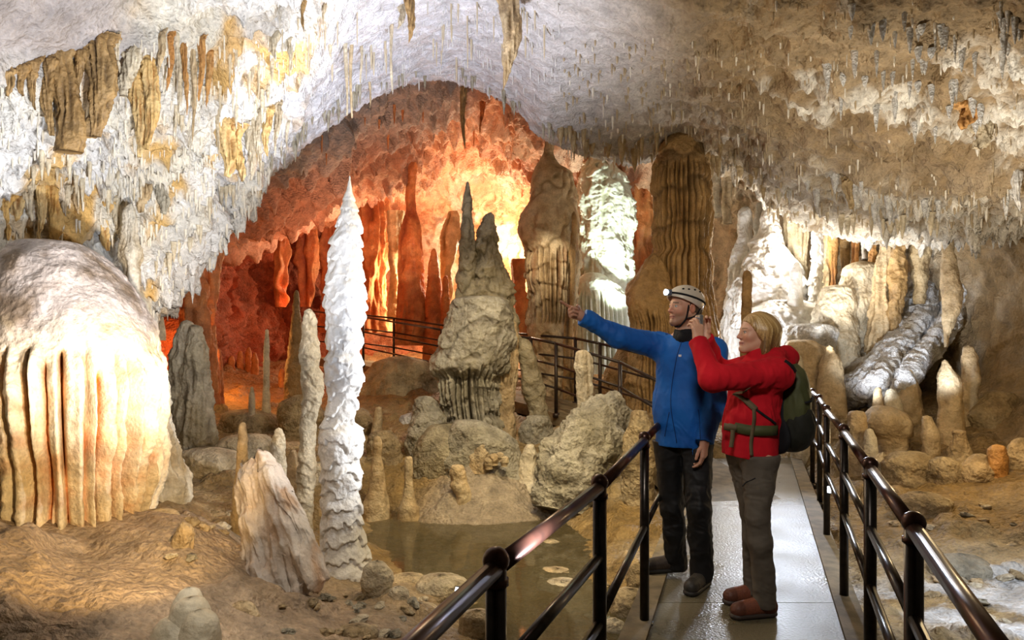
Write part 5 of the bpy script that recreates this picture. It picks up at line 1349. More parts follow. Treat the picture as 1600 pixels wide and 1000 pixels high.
# jacket
S = Sdf()
S.cone(P(1066, 566, D), P(1062, 640, D), .160, .155, .08, flat=.76, fdir=Tf)
S.cone(P(1062, 640, D), pel + UP * -.03, .152, .162, .06, flat=.86, fdir=Tf)
S.cone(shR - Tl * -.02, shL - Tl * .02, .074, .074, .06)
S.cone(nb + UP * -.03, nb + UP * .030, .088, .074, .04)
eR_ = (wrR - elR) / np.linalg.norm(wrR - elR); eL_ = (wrL - elL) / np.linalg.norm(wrL - elL)
S.cone(shR, elR, .080, .066, .05); S.cone(elR, wrR, .066, .046, .04, clip=(wrR - eR_ * .012, eR_))
S.cone(shL, elL, .074, .062, .02); S.cone(elL, wrL + eL_ * .02, .062, .050, .02, clip=(wrL - eL_ * .002, eL_))
S.post.append(folds(.013, 8, (1, 1, .5)))
S.post.append(folds(.006, 19, (1, 1, .7)))
def cuts_man(p, d):
    q = p - pel
    hem = pel[2] - .022
    arm = np.linalg.norm((p - wrL)[:, :2], axis=1) < .085
    d = np.where(arm, d, np.maximum(d, -(p[:, 2] - hem)))
    near = np.linalg.norm((p - nb)[:, :2], axis=1) < .13
    return np.where(near, np.maximum(d, (p[:, 2] - (nb[2] + .042)) * .97 + ((p - nb) @ Tf) * .12), d)
S.post.append(cuts_man)
V, Fq = S.mesh(.0052)
jk = mobj('jacket', V, Fq, M['blue'], man); JB = bvh_of(V, Fq)


def drape(bvh, pts, out, off=.003, n=30, back=.4):
    """project a polyline onto a garment; out = direction the garment faces there"""
    o = Vector(out).normalized(); res = []
    for q in catmull(np.asarray(pts, float), n):
        h = bvh.ray_cast(Vector(q) + o * back, -o)
        res.append(np.array(h[0] + o * off) if h[0] else np.asarray(q))
    res = np.array(res)
    return np.stack([smooth1(res[:, k], 1) for k in range(3)], 1)


zp = drape(JB, [nb + Tf * .1 + UP * .03, P(1064, 560, D), P(1055, 620, D), pel + Tf * .1 + UP * .01], Tf)
MB().tube(zp, .0028, 8).build('zip', M['bluedark'], jk)
pk = drape(JB, [P(1064, 556, 4.2), P(1067, 556, 4.2)], (0, -1, 0), .002, 4)
MB().box(pk.mean(0), (.009, .002, .007), None, .001).build('logo_patch', M['whitepatch'], jk, smooth=False)
for a, b in (((1042, 645), (1032, 685)), ((1090, 640), (1098, 684))):
    MB().tube(drape(JB, [P(*a, 4.2), P(*b, 4.2)], Tf, .001, 12), .003, 6).build('pocket_zip', M['bluedark'], jk)
# dark neck warmer
S = Sdf(); S.cone(nb + UP * .0 + Tf * .008, nb + UP * .052 + Tf * .014, .092, .076, .02); S.cone(nb + UP * .012 + Tf * .06 - Tl * .03, nb + UP * .02 + Tf * .085 - Tl * .01, .036, .030, .03); S.plane(nb + UP * .072, UP + .35 * Tf * 0 - .2 * Tl * 0)
S.post.append(folds(.008, 22)); V, Fq = S.mesh(.005); mobj('neck_warmer', V, Fq, M['black'], man)

# trousers
S = Sdf()
S.cone(hipR + UP * .03, hipL + UP * .03, .098, .098, .06, flat=.9, fdir=Tf)
for hp, kn, an in ((hipR, knR, anR), (hipL, knL, anL)):
    S.cone(hp, kn, .098, .068, .030); S.cone(kn, an + UP * .0, .070, .058, .02); S.cone(an + UP * .12, an - UP * .03, .056, .064, .02); S.ball(kn - UP * .16 - Tf * .02, .062, .03)
S.post.append(folds(.014, 9, (1, 1, .5))); S.post.append(folds(.006, 15, (.7, .7, 1.3)))
S.post.append(lambda p, d: np.maximum(np.maximum(d, p[:, 2] - (pel[2] + .0)), -(p[:, 2] - .045)))
V, Fq = S.mesh(.0055); mobj('trousers', V, Fq, M['trousers'], man)
shoe(man, 'shoe', (anR[0] + .07, anR[1] + .01, .026), (anR[0] - .215, anR[1] - .03, .026), .1, (.045, .030, .022), (.02, .018, .016), (.12, .10, .08), .050, .105)
shoe(man, 'shoe', (anL[0] + .055, anL[1] + .065, .001), (anL[0] - .125, anL[1] - .165, .001), .1, (.060, .052, .042), (.02, .018, .016), (.20, .19, .17), .050, .105)
# short hair below the helmet
HW = lambda x, y, z: Hc + HR @ np.array([x, y, z])
S = Sdf(); S.ell(HW(-.020, 0, .026), (.100, .0815, .096), HR, .01)
S.cone(HW(-.085, 0, -.02), HW(-.07, 0, -.055), .035, .03, .03, flat=1.5, fdir=HR[:, 1])
S.plane(HW(.010, 0, 0), HR @ np.array([1., 0, -.15])); S.plane(HW(0, 0, -.062), HR @ np.array([.35, 0, -1.]))
for sg in (-1, 1): S.ell(HW(-.008, sg * .088, -.012), (.024, .018, .034), HR, .006, 's')
S.post.append(lambda p, d: d + .003 * perlin(((p - Hc) @ HR) * np.array([90, 90, 40.])))
V, Fq = S.mesh(.004); mobj('hair', V, Fq, M['hair'], man, np.tile((.075, .045, .026), (len(V), 1)))
# helmet
S = Sdf(); S.ell(HW(-.008, 0, .043), (.128, .102, .104), HR, .01)
S.plane(HW(.0, 0, .020), HR @ np.array([.42, 0, -1.]))
S.ell(HW(-.008, 0, .036), (.119, .094, .094), HR, .004, 's')
V, Fq = S.mesh(.004); hel = mobj('helmet', V, Fq, M['helmet'], man); HB = bvh_of(V, Fq)
def onhelm(x, y, z, off=.0):
    c = Vector(HW(-.008, 0, .043)); d = (Vector(HW(x, y, z)) - c).normalized(); h = HB.ray_cast(c + d * .4, -d)
    return (np.array(h[0]), np.array(d)) if h[0] else (np.array(c + d * .11), np.array(d))
pts = np.array([onhelm(.115 * math.cos(a), .10 * math.sin(a), .060 - .0 + .030 * math.cos(a))[0] for a in np.linspace(0, 2 * math.pi, 40)])
dirs = pts - HW(-.008, 0, .043); pts = pts + dirs / np.linalg.norm(dirs, axis=1)[:, None] * .002
mb = MB(); mb.tube(pts, .0065, 8, caps=False); mb.build('lamp_strap', M['black'], hel)
for (x, y, z) in [(.02, .07, .11), (-.02, .075, .11), (.05, .055, .11), (-.06, .07, .10), (.02, -.07, .11), (-.03, -.07, .11)]:
    q, d = onhelm(x, y, z); mb = MB(); mb.ball(q, (.008, .008, .006)); mb.build('vent', M['black'], hel)
lc = HW(.128, 0, .088); 
mb = MB(); mb.box(lc, (.016, .030, .019), HR, .006); hl = mb.build('headlamp', M['lampblue'], hel, smooth=False)
mb = MB(); mb.tube([lc + HR @ np.array([.010, .012, 0]), lc + HR @ np.array([.026, .012, 0])], [.017, .019], 18); mb.build('headlamp_lens', M['headglow'], hel)
for sg in (-1, 1):
    cs = [HW(.035, sg * .098, .010), HW(.030, sg * .082, -.03), HW(.030, sg * .066, -.075), HW(.045, sg * .028, -.118), HW(.052, 0, -.122)]
    mb = MB(); mb.tube(arc_pts(cs), .0055, 8); mb.build('chin_strap', M['black'], hel)
    mb = MB(); mb.tube(arc_pts([HW(-.055, sg * .098, -.005), HW(-.02, sg * .088, -.055), HW(.030, sg * .068, -.075)]), .0048, 8); mb.build('chin_strap', M['black'], hel)

# ---------------------------------------------------------------- woman
D = 3.82
Wf = np.array([-.985, -.17, 0]); Wf /= np.linalg.norm(Wf); Wl = np.cross(UP, Wf)
Wc = P(1181, 521, D); WR = frame(np.array([-.985, -.10, .04]), UP)
wp = P(1176, 712, D); wnb = P(1192, 562, D); wch = P(1177, 615, D)
sL = wnb + Wl * .150 + np.array([.0, 0, -.070]); sR = wnb - Wl * .150 + np.array([-.02, 0, -.065])
eL = P(1113, 592, 3.60); wL = P(1091, 534, 3.740); eR = P(1122, 583, 4.00); wR = P(1101, 531, 3.872)
hL = wp + Wl * .080; hR = wp - Wl * .080
kL = P(1184, 806, 3.74); aL = P(1194, 918, 3.78); kR = P(1176, 800, 3.93); aR = P(1180, 904, 3.99)
woman = empty('person', (float(wp[0]), float(wp[1]), 0)); tag(woman, 'woman with blonde bob in a red hooded jacket raising a small camera', 'person')
S = Sdf(); hs = .93
head_sdf(S, Wc, WR, wnb + UP * .02, hs, True, .050)
S.cone(wnb - UP * .05, wp + UP * .02, .105, .110, .05, flat=.78, fdir=Wf)
S.cone(sR, sL, .048, .048, .06)
for s_, e_, w_ in ((sL, eL, wL), (sR, eR, wR)): S.cone(s_, e_, .046, .034, .03); S.cone(e_, w_, .035, .023, .02)
for h_, k_, a_ in ((hL, kL, aL), (hR, kR, aR)): S.cone(h_, k_, .078, .050, .04); S.cone(k_, a_, .048, .033, .02); S.cone(np.array([a_[0], a_[1], .06]), np.array([a_[0], a_[1], .042]) + Wf * .11, .028, .020, .02)
fl_ = np.array([-.02, .10, 1.]); tl_ = np.array([.92, .30, 0.]); tl_ -= fl_ * (tl_ @ fl_) / (fl_ @ fl_); nl_ = np.cross(fl_, tl_)
hand_sdf(S, wL, fl_, tl_, nl_, [(26, 44, 30), (28, 46, 32), (32, 48, 32), (36, 48, 30)], [(.85, .25, .55, .036, .0115), (.95, -.1, .35, .030, .010), (1, -.2, .1, .024, .009)], .90)
fr_ = np.array([-.04, -.06, 1.]); tr_ = np.array([.95, -.2, 0.]); tr_ -= fr_ * (tr_ @ fr_) / (fr_ @ fr_); nr_ = np.cross(tr_, fr_)
hand_sdf(S, wR, fr_, tr_, nr_, [(26, 44, 30), (28, 46, 32), (32, 48, 32), (36, 48, 30)], [(.85, .25, .55, .036, .0115), (.95, -.1, .35, .030, .010), (1, -.2, .1, .024, .009)], .90)
V, Fq = S.mesh(.0036)
wskin = (.58, .32, .21)
col = head_paint(V, Wc, WR, hs, wskin, (.46, .16, .14), (.22, .13, .06), (.10, .12, .13), None, .004)
mobj('body', V, Fq, M['skin'], woman, col)
# hair
WW = lambda x, y, z: Wc + hs * (WR @ np.array([x, y, z]))
S = Sdf(); S.ell(WW(-.024, 0, .030), (.106, .092, .097), WR, .02)
for sg in (-1, 1):
    S.cone(WW(-.030, sg * .066, .01), WW(-.022, sg * .070, -.098), .046, .036, .03)
S.cone(WW(-.085, 0, .01), WW(-.095, 0, -.100), .058, .045, .04, flat=1.4, fdir=WR[:, 1])
S.add(lambda p: -(((p - Wc) @ WR / hs)[:, 0] * -1 + .018 + np.clip(((p - Wc) @ WR / hs)[:, 2] * .75 - .0, -.05, .075)) * -1, [-99] * 3, [99] * 3, .004, 'i') if False else None
def hair_cut(p, d):
    q = (p - Wc) @ WR / hs
    face = .030 + np.clip(q[:, 2] * .62, -.030, .060) + .10 * np.maximum(0, .05 - np.abs(q[:, 1])) * (q[:, 2] > .04)
    return np.maximum(d, q[:, 0] - face)
S.post.append(hair_cut)
def strands(p, d):
    q = (p - Wc) @ WR / hs; ang = np.arctan2(q[:, 1], -q[:, 0] + .05)
    return d + .0022 * perlin(np.stack([ang * 7, q[:, 2] * 7, q[:, 0] * 3], 1)) + .0012 * perlin(np.stack([ang * 26, q[:, 2] * 8, q[:, 0] * 8], 1))
S.post.append(strands)
V, Fq = S.mesh(.0036)
q = (V - Wc) @ WR / hs; ang = np.arctan2(q[:, 1], -q[:, 0] + .05)
st = .6 * perlin(np.stack([ang * 15, q[:, 2] * 5, q[:, 0] * 5], 1)) + .6 * perlin(np.stack([ang * 48, q[:, 2] * 8, q[:, 0] * 12], 1))
hcol = lerp(np.array((.42, .25, .085)), np.array((.16, .085, .028)), sstep(-.05, .35, st + .5 * sstep(.02, -.11, q[:, 2]) - .1))
hcol = lerp(hcol, (.60, .42, .19), sstep(.15, .4, -st))
mobj('hair', V, Fq, M['hair'], woman, hcol)
# jacket with hood
S = Sdf()
S.cone(P(1182, 600, D), P(1174, 660, D), .150, .146, .07, flat=.90, fdir=Wf)
S.cone(P(1174, 660, D), P(1172, 722, D), .144, .158, .05, flat=.93, fdir=Wf)
S.cone(sR, sL, .070, .070, .06)
S.cone(wnb - UP * .04, wnb + UP * .018 + Wf * .015, .085, .066, .04)
for s_, e_, w_ in ((sL, eL, wL), (sR, eR, wR)):
    ee = (w_ - e_) / np.linalg.norm(w_ - e_)
    S.cone(s_, e_, .074, .062, .05); S.cone(e_, w_ + ee * .03, .062, .046, .035, clip=(w_ + ee * .004, ee))
hb = wnb - Wf * .085 + UP * .010
S.cone(hb + Wl * .075 + UP * .005 + Wf * .06, hb - Wf * .055 + UP * .005, .046, .050, .03); S.cone(hb - Wl * .075 + UP * .005 + Wf * .06, hb - Wf * .055 + UP * .005, .046, .050, .03)
S.cone(hb - Wf * .055, hb - Wf * .01 - UP * .06, .050, .055, .04)
S.post.append(folds(.012, 8.5, (1, 1, .6))); S.post.append(folds(.005, 20))
def cuts_w(p, d):
    front = (p - wp) @ Wf
    d = np.maximum(d, -(p[:, 2] - (wp[2] - .012 + .14 * np.clip(front, -.16, .16))))
    return d
S.post.append(cuts_w)
V, Fq = S.mesh(.0052); wj = mobj('jacket', V, Fq, M['red'], woman); WJ = bvh_of(V, Fq)
# trousers
S = Sdf(); S.cone(hL + UP * .02, hR + UP * .02, .095, .095, .06)
for h_, k_, a_ in ((hL, kL, aL), (hR, kR, aR)):
    S.cone(h_, k_, .098, .063, .03); S.cone(k_, a_, .063, .054, .02); S.ball(k_ - UP * .15 - Wf * .018, .061, .03); S.cone(a_ + UP * .1, np.array([a_[0], a_[1], .06]), .053, .060, .02)
S.post.append(folds(.010, 10, (1, 1, .5))); S.post.append(folds(.006, 18, (.6, .6, 1.5)))
S.post.append(lambda p, d: np.maximum(np.maximum(d, p[:, 2] - (wp[2] + .02)), -(p[:, 2] - .055)))
V, Fq = S.mesh(.0055); wt = mobj('trousers', V, Fq, M['greytrousers'], woman)
TB = bvh_of(V, Fq)
MB().tube(drape(TB, [P(1160, 760, 3.7), P(1175, 745, 3.7)], Wl, .001, 8), .003, 6).build('pocket_zip', M['black'], wt)
for a_ in (aL, aR):
    shoe(woman, 'boot', np.array([a_[0], a_[1], .001]) - Wf * .075, np.array([a_[0], a_[1], .001]) + Wf * .195, .12, (.19, .060, .032), (.045, .032, .026), (.30, .19, .13), .047, .13)

# small silver camera in her raised hands
cc0 = (wL + wR) / 2 + np.array([-.012, .0, .112])
camr = empty('compact_camera', cc0 - np.array([0, 0, .032])); tag(camr, 'small silver camera held up in both hands of the woman', 'camera')
MB().box(cc0, (.011, .050, .032), None, .004).build('camera_body', M['silver'], camr, smooth=False)
mb = MB(); mb.tube([cc0 + [-.010, -.004, 0], cc0 + [-.026, -.004, 0]], [.021, .018], 20); mb.build('lens', M['lampblue'], camr)
MB().box(cc0 + np.array([.0105, -.002, 0]), (.002, .036, .024), None, .001).build('screen', M['black'], camr, smooth=False)

# backpack worn by the woman
BR = frame(Wf, UP); bc = P(1234, 634, D)
B = lambda x, y, z: bc + BR @ np.array([x, y, z])
bp_ = empty('backpack', (float(bc[0]), float(bc[1]), float(bc[2] - .24))); tag(bp_, 'olive green backpack with dark mesh pocket worn on the back of the woman', 'backpack')
S = Sdf(); S.ell(B(-.010, 0, .02), (.088, .135, .215), BR, .03); S.cone(B(.0, 0, -.12), B(.025, 0, .16), .090, .060, .05, flat=1.45, fdir=BR[:, 1])
S.post.append(folds(.012, 9, (1, 1, .35))); V, Fq = S.mesh(.005); mobj('main_bag', V, Fq, M['olive'], bp_)
S = Sdf(); S.ell(B(-.018, 0, -.105), (.102, .150, .130), BR, .02); S.cone(B(-.0, 0, -.17), B(0, 0, -.05), .085, .092, .04, flat=1.5, fdir=BR[:, 1]); S.plane(B(-.05, 0, .015), BR @ np.array([-.35, 0, 1.])); S.post.append(folds(.006, 14, (1, 1, .5)))
V, Fq = S.mesh(.005); pkt = mobj('mesh_pocket', V, Fq, M['packdark'], bp_)
S = Sdf(); S.cone(B(.078, 0, -.17), B(.085, 0, .18), .085, .070, .03, flat=.32, fdir=BR[:, 0]); S.cone(B(.078, -.05, -.17), B(.078, .05, -.17), .07, .07, .03, flat=.35, fdir=BR[:, 0])
V, Fq = S.mesh(.006); mobj('back_panel', V, Fq, M['black'], bp_)
V, Fs = band(B(-.01, 0, 0), BR, .090, .143, .03, .006, .006, 40, -.02); mobj('pocket_hem', V, Fs, M['black'], pkt)
def strap(pts, out, w, name, mat, th=.004, n=26, par=None, off=.004):
    ln = drape(WJ, pts, out, off, n) if out is not None else arc_pts(pts, n)
    T = np.gradient(ln, axis=0); T /= np.linalg.norm(T, axis=1)[:, None]; o = np.array(Vector(out if out is not None else (0, -1, 0)).normalized())
    sd = np.cross(T, o); sd /= np.linalg.norm(sd, axis=1)[:, None]
    V = np.concatenate([np.stack([ln - sd * w, ln + sd * w, ln + sd * w + o * th, ln - sd * w + o * th], 1)]).reshape(-1, 3)
    Fs = [(4 * i + q, 4 * i + 4 + q, 4 * i + 4 + (q + 1) % 4, 4 * i + (q + 1) % 4) for i in range(n - 1) for q in range(4)] + [(0, 1, 2, 3), (4 * n - 1, 4 * n - 2, 4 * n - 3, 4 * n - 4)]
    return mobj(name, V, Fs, mat, par or bp_)
Lo = tuple(Wl)
strap([P(1160, 606, 3.65), P(1166, 617, 3.65), P(1173, 628, 3.65), P(1181, 640, 3.66)], Lo, .016, 'shoulder_strap', M['webbing'], .008)
strap([P(1180, 638, 3.66), P(1192, 648, 3.66), P(1209, 662, 3.7)], Lo, .006, 'tension_strap', M['black'])
strap([P(1206, 563, 3.74), P(1214, 570, 3.74), P(1221, 580, 3.76)], Lo, .010, 'shoulder_strap', M['black'])
strap([P(1179, 640, 3.65), P(1178, 665, 3.65), P(1176, 690, 3.65), P(1174, 712, 3.66)], Lo, .010, 'strap_tail', M['webbing'], off=.016)
strap([P(1214, 672, 3.70), P(1195, 673, 3.66), P(1175, 673, 3.65), P(1153, 669, 3.66)], Lo, .027, 'hip_belt', M['olive'], .010, off=.003)
strap([P(1155, 669, 3.66), P(1142, 667, 3.67), P(1131, 665, 3.70)], Lo, .015, 'hip_belt_webbing', M['webbing'], off=.004)
strap([P(1145, 672, 3.66), P(1144, 685, 3.66), P(1142, 699, 3.66)], Lo, .012, 'strap_tail', M['webbing'], off=.010)
# ================================================================ stalactites
def stal(label, px, py, ln, w, pal='ivory', group=None, bvh=None, mat='flow', lean=0., blunt=0., flat=.85, flute=True, name='stalactite', cat='stalactite', seed=None, wav=.5):
    h = ray(bvh or VB, px, py)
    if h is None: return None
    s = h[1] / F; L = ln * s; r = w * .5 * s; n = 9; t = np.linspace(0, 1, n)          # t=0 tip
    C = np.stack([h[0] + lean * s * (1 - t) + wav * r * np.sin(t * 4 + px), np.full(n, h[1]), h[2] - L * (1 - t)], 1)
    C = np.vstack([C, [h[0], h[1] + .05, h[2] + .06 + .25 * r]])
    R = r * np.append(blunt + (1 - blunt) * t ** .75, 1.25)
    sd = seed if seed is not None else px * .13
    o = axis_loft(name, C, R, M[mat], PAL[pal], squash=flat, step=max(.006, r * .14), seg=80, knob=(r * .25, 5 / max(L, .2)), lump=(r * .3, 2.5 / max(L, .2)),
                  flute=(r * .38, 3.2 / (r + .02), -9, 9) if flute else None, seed=sd, smooth=1, origin=(h[0], h[1], h[2] - L), tip=False)
    return tag(o, label, cat, group)


# --- the ones that stand out
stal('largest lone tan stalactite hanging from the middle of the vault at the top edge', 791, -25, 168, 34, 'tan', blunt=.04)
stal('brown blade shaped stalactite at the top edge, left of the largest lone one', 641, -8, 76, 17, 'brown', lean=-3)
stal('short cream stalactite beside the brown blade at the top edge', 628, 8, 38, 12, 'ivory', lean=-6)
stal('longest white straw stalactite in the hanging trio of the middle vault', 541, 68, 112, 6.5, 'ivory', lean=0, blunt=.35, flute=False)
stal('tan straw stalactite at the right of the longest one in the hanging trio', 549, 70, 114, 6, 'tan', blunt=.35, flute=False)
stal('shorter thin straw stalactite right of the hanging trio', 564, 72, 58, 5, 'ivory', blunt=.3, flute=False)
stal('small ivory stalactite left of the hanging trio', 517, 70, 28, 6, 'ivory')
stal('long white straw stalactite between the hanging trio and the brown blade', 612, 38, 104, 5.5, 'ivory', blunt=.4, flute=False)
stal('curved tan straw stalactite at the edge of the grey hollow', 578, 128, 40, 4, 'tan', blunt=.4, flute=False)
stal('brown stalactite at the top edge above the grey niche', 474, 2, 48, 8, 'brown')
stal('thin ivory stalactite at the top edge right of the brown one over the niche', 506, 8, 34, 6, 'ivory')
stal('ivory stalactite hanging in front of the grey niche', 452, 62, 62, 9, 'ivory')
stal('second ivory stalactite left of the grey niche', 430, 55, 40, 14, 'ivory')
stal('dark brown long stalactite hanging inside the red arch near its crown', 725, 140, 92, 10, 'brown', bvh=WB, blunt=.1)
stal('short brown stalactite right of the dark long one in the red arch', 752, 160, 52, 8, 'red', bvh=WB)
stal('needle white stalactite near the left arch lip', 449, 192, 48, 6, 'ivory', flute=False)
stal('pale straw stalactite at the right vault above the massive column', 1091, 82, 36, 4, 'ivory', blunt=.4, flute=False)
# brown overhang at the upper left
for x, y, ln, w, bl, lab in [
    (12, 116, 34, 16, .2, 'leftmost short brown drapery of the upper left overhang'),
    (34, 108, 42, 18, .2, 'second short brown drapery of the upper left overhang'),
    (53, 98, 74, 16, .15, 'slim brown drapery of the upper left overhang'),
    (78, 96, 116, 22, .3, 'long narrow brown drapery left of the thick trunk on the overhang'),
    (101, 88, 150, 40, .85, 'thick brown trunk-like drapery with a blunt end on the upper left overhang'),
    (123, 80, 84, 16, .2, 'dark thin drapery between the thick trunk and the wide brown one'),
    (150, 70, 144, 46, .5, 'wide brown drapery at the right end of the upper left overhang')]:
    stal(lab, x, y, ln, w, 'brown', blunt=bl, flat=.6, cat='drapery', name='drapery')
for x, y, ln, w, pal, bl, lab in [
    (172, 55, 52, 11, 'tan', .1, 'thin tan drapery just right of the wide brown one'),
    (184, 52, 62, 11, 'ivory', .1, 'thin cream drapery above the double amber drapery'),
    (199, 85, 66, 30, 'ivory', .3, 'ragged cream drapery over the double amber drapery'),
    (214, 118, 128, 26, 'amber2', .2, 'long amber drapery, left one of the close pair on the left wall'),
    (232, 96, 138, 26, 'amber2', .2, 'long amber drapery, right one of the close pair on the left wall'),
    (250, 52, 64, 12, 'tan', .1, 'tan drapery right of the amber pair'),
    (263, 58, 84, 13, 'orange', .1, 'orange drapery, first right of the amber pair'),
    (277, 52, 124, 12, 'ivory', .1, 'long cream ribbon drapery in the orange group'),
    (290, 68, 112, 11, 'orange', .1, 'orange drapery right of the long cream ribbon'),
    (301, 78, 150, 10, 'tan', .1, 'longest thin drapery at the right of the orange group'),
    (313, 62, 96, 12, 'orange', .1, 'deep orange drapery near the right end of the orange group'),
    (325, 82, 88, 12, 'orange', .1, 'last orange drapery at the right end of the orange group'),
    (341, 172, 78, 6, 'ivory', .3, 'white straw hanging before the tilted amber curtain'),
    (352, 196, 80, 34, 'amber2', .2, 'broad amber curtain tilted along the left lip'),
    (372, 205, 78, 24, 'amber2', .2, 'amber curtain right of the broad tilted one'),
    (390, 198, 84, 18, 'ivory', .15, 'cream drapery right of the tilted amber curtains'),
    (404, 178, 92, 16, 'ivory', .1, 'long cream drapery on the left arch lip'),
    (418, 172, 72, 14, 'amber2', .1, 'yellow streaked drapery on the left arch lip'),
    (432, 165, 70, 12, 'ivory', .1, 'cream drapery near the spring of the arch'),
    (8, 318, 58, 20, 'amber2', .1, 'leftmost yellow drapery above the amber mound'),
    (22, 315, 80, 22, 'amber2', .1, 'long yellow drapery second from the left edge above the mound'),
    (46, 292, 54, 16, 'ivory', .1, 'cream drapery third from the left edge above the mound'),
    (62, 292, 86, 16, 'amber2', .2, 'narrow yellow drapery fourth from the left edge above the mound'),
    (82, 290, 92, 24, 'amber2', .3, 'broad yellow drapery directly above the top of the mound'),
    (104, 292, 46, 14, 'ivory', .1, 'short cream drapery right of the broad yellow one'),
    (122, 296, 40, 14, 'tan', .1, 'short tan drapery above the right shoulder of the mound'),
    (166, 318, 74, 24, 'amber2', .15, 'pointed amber drapery left of the lacy column'),
    (190, 314, 74, 26, 'ivory', .15, 'wide cream drapery beside the top of the lacy column'),
    (224, 292, 40, 18, 'tan', .3, 'tan drapery under the ledge right of the lacy column'),
    (252, 290, 44, 20, 'grey', .4, 'grey-tan drapery under the ledge, right of the tan one')]:
    PAL.setdefault('amber2', ((.78, .58, .28), (.68, .42, .13), (.40, .19, .05)))
    stal(lab, x, y, ln, w, pal, blunt=bl, flat=.6, cat='drapery', name='drapery')
stal('orange-brown stalactite under the frosted crust of the right vault', 1512, 168, 34, 26, 'orange', blunt=.2)
stal('pale blunt stalactite right of the orange-brown one in the right vault', 1532, 196, 36, 28, 'ivory', blunt=.3)
stal('dark hanging stalactite over the right lip above the bright group', 1327, 285, 42, 14, 'mud', blunt=.3)
stal('spike of white calcite near the right edge of the lip', 1592, 270, 60, 14, 'white', blunt=.1)

# --- countless-looking but countable small ones: copies of a few shapes
def proto_mesh(k, taper, pal, wob):
    n = 12; t = np.linspace(0, 1, n)
    C = np.stack([wob * np.sin(t * 5 + k), wob * np.cos(t * 4 + k * 2), -1 + t], 1); C = np.vstack([C, [0, 0, .12]])
    R = np.append(np.maximum(.08, t ** taper), 1.15)
    C2 = C.copy(); V = []
    seg = 12; th = np.arange(seg) * 2 * math.pi / seg
    for i in range(len(C)):
        rr = R[i] * (1 + .22 * perlin(np.stack([np.cos(th) * 1.5 + k, np.sin(th) * 1.5, np.full(seg, C[i][2] * 5)], 1)))
        V.append(np.stack([C[i][0] + rr * np.cos(th), C[i][1] + rr * np.sin(th), np.full(seg, C[i][2])], 1))
    V = np.concatenate(V); Fs = [tuple(f) for f in grid_faces(len(C), seg, True)] + [tuple(range(seg))[::-1]]
    c = lerp(np.array(PAL[pal][0]), np.array(PAL[pal][1]), sstep(-.2, .2, perlin(V * np.array([1, 1, 3.]) + k)))
    return make_mesh('stalactite_shape', V, Fs, c)


def scatter(label, group, cat, n, polys, wr, lr, pal, mat, bvh=None, taper=.8, seed=1, name='stalactite'):
    rng = np.random.default_rng(seed); ms = [proto_mesh(seed * 3 + k, taper, pal, .0) for k in range(3)]
    for m in ms: m.materials.append(M[mat])
    out = 0; tries = 0; first = None
    while out < n and tries < n * 8:
        tries += 1
        line = polys[rng.integers(len(polys))]; u = rng.random() * (len(line) - 1); i = int(u); f = u - i
        a, b_ = np.array(line[i]), np.array(line[min(i + 1, len(line) - 1)])
        px, py = a[:2] * (1 - f) + b_[:2] * f; sp = a[2] * (1 - f) + b_[2] * f
        py += rng.uniform(-sp, sp); px += rng.uniform(-4, 4)
        h = ray(bvh or VB, px, py)
        if h is None: continue
        s = h[1] / F; L = rng.uniform(*lr) * s; r = rng.uniform(*wr) * .5 * s
        m = ms[rng.integers(3)]
        if first is None: o = first = bpy.data.objects.new(name, m)
        else: o = first.copy(); o.data = m
        COL.objects.link(o); o.location = h + np.array([0, 0, .0]); o.scale = (r, r * rng.uniform(.7, 1.1), L); o.rotation_euler = (0, 0, rng.uniform(0, 6.28))
        tag(o, label, cat, group); out += 1


scatter('thin white straw stalactite on the smooth middle vault', 'straws on the middle vault', 'stalactite', 42, [[(430, 40, 35), (520, 60, 45), (640, 50, 50), (740, 50, 50), (860, 60, 50)]], (2.2, 4), (16, 55), 'ivory', 'calcite', taper=.3, seed=31)
scatter('short pale stalactite in the fringe along the edge of the red arch', 'fringe of the red arch', 'stalactite', 48, [[(418, 262, 10), (450, 228, 10), (505, 180, 10), (560, 140, 8), (620, 116, 8), (700, 108, 8), (760, 126, 9), (830, 180, 10), (875, 215, 8)]], (3.5, 7), (10, 30), 'grey', 'flow', taper=.6, seed=32)
scatter('small cream stalactite in the encrusted upper left wall', 'cream stalactites of the left wall', 'stalactite', 30, [[(180, 130, 60), (260, 130, 60), (330, 130, 60), (400, 120, 60), (440, 110, 60)]], (4, 8), (18, 48), 'ivory', 'flow', taper=.6, seed=33)
scatter('small frosted stalactite in the white crust of the right vault', 'frosted stalactites of the right vault', 'stalactite', 70, [[(1290, 110, 40), (1360, 130, 50), (1430, 150, 50), (1500, 170, 40), (1540, 180, 30)], [(1330, 40, 30), (1420, 60, 40), (1530, 60, 30)], [(1555, 20, 30), (1590, 80, 60)], [(1220, 285, 25), (1330, 300, 30), (1450, 300, 30), (1590, 290, 40)]], (6, 13), (14, 42), 'white', 'frost', taper=.6, seed=34)
scatter('tan stubby stalactite along the dark lip behind the massive column', 'tan stalactites of the dark lip', 'stalactite', 26, [[(875, 205, 12), (960, 225, 14), (1060, 222, 14), (1140, 240, 12), (1200, 285, 14)]], (7, 14), (14, 36), 'mud', 'flow', taper=.6, seed=35)
scatter('small yellow-cream stalactite above the amber mound', 'fringe above the amber mound', 'stalactite', 16, [[(0, 270, 30), (90, 270, 30), (170, 280, 30), (240, 270, 30)]], (5, 10), (16, 44), 'ivory', 'flow', taper=.6, seed=36)
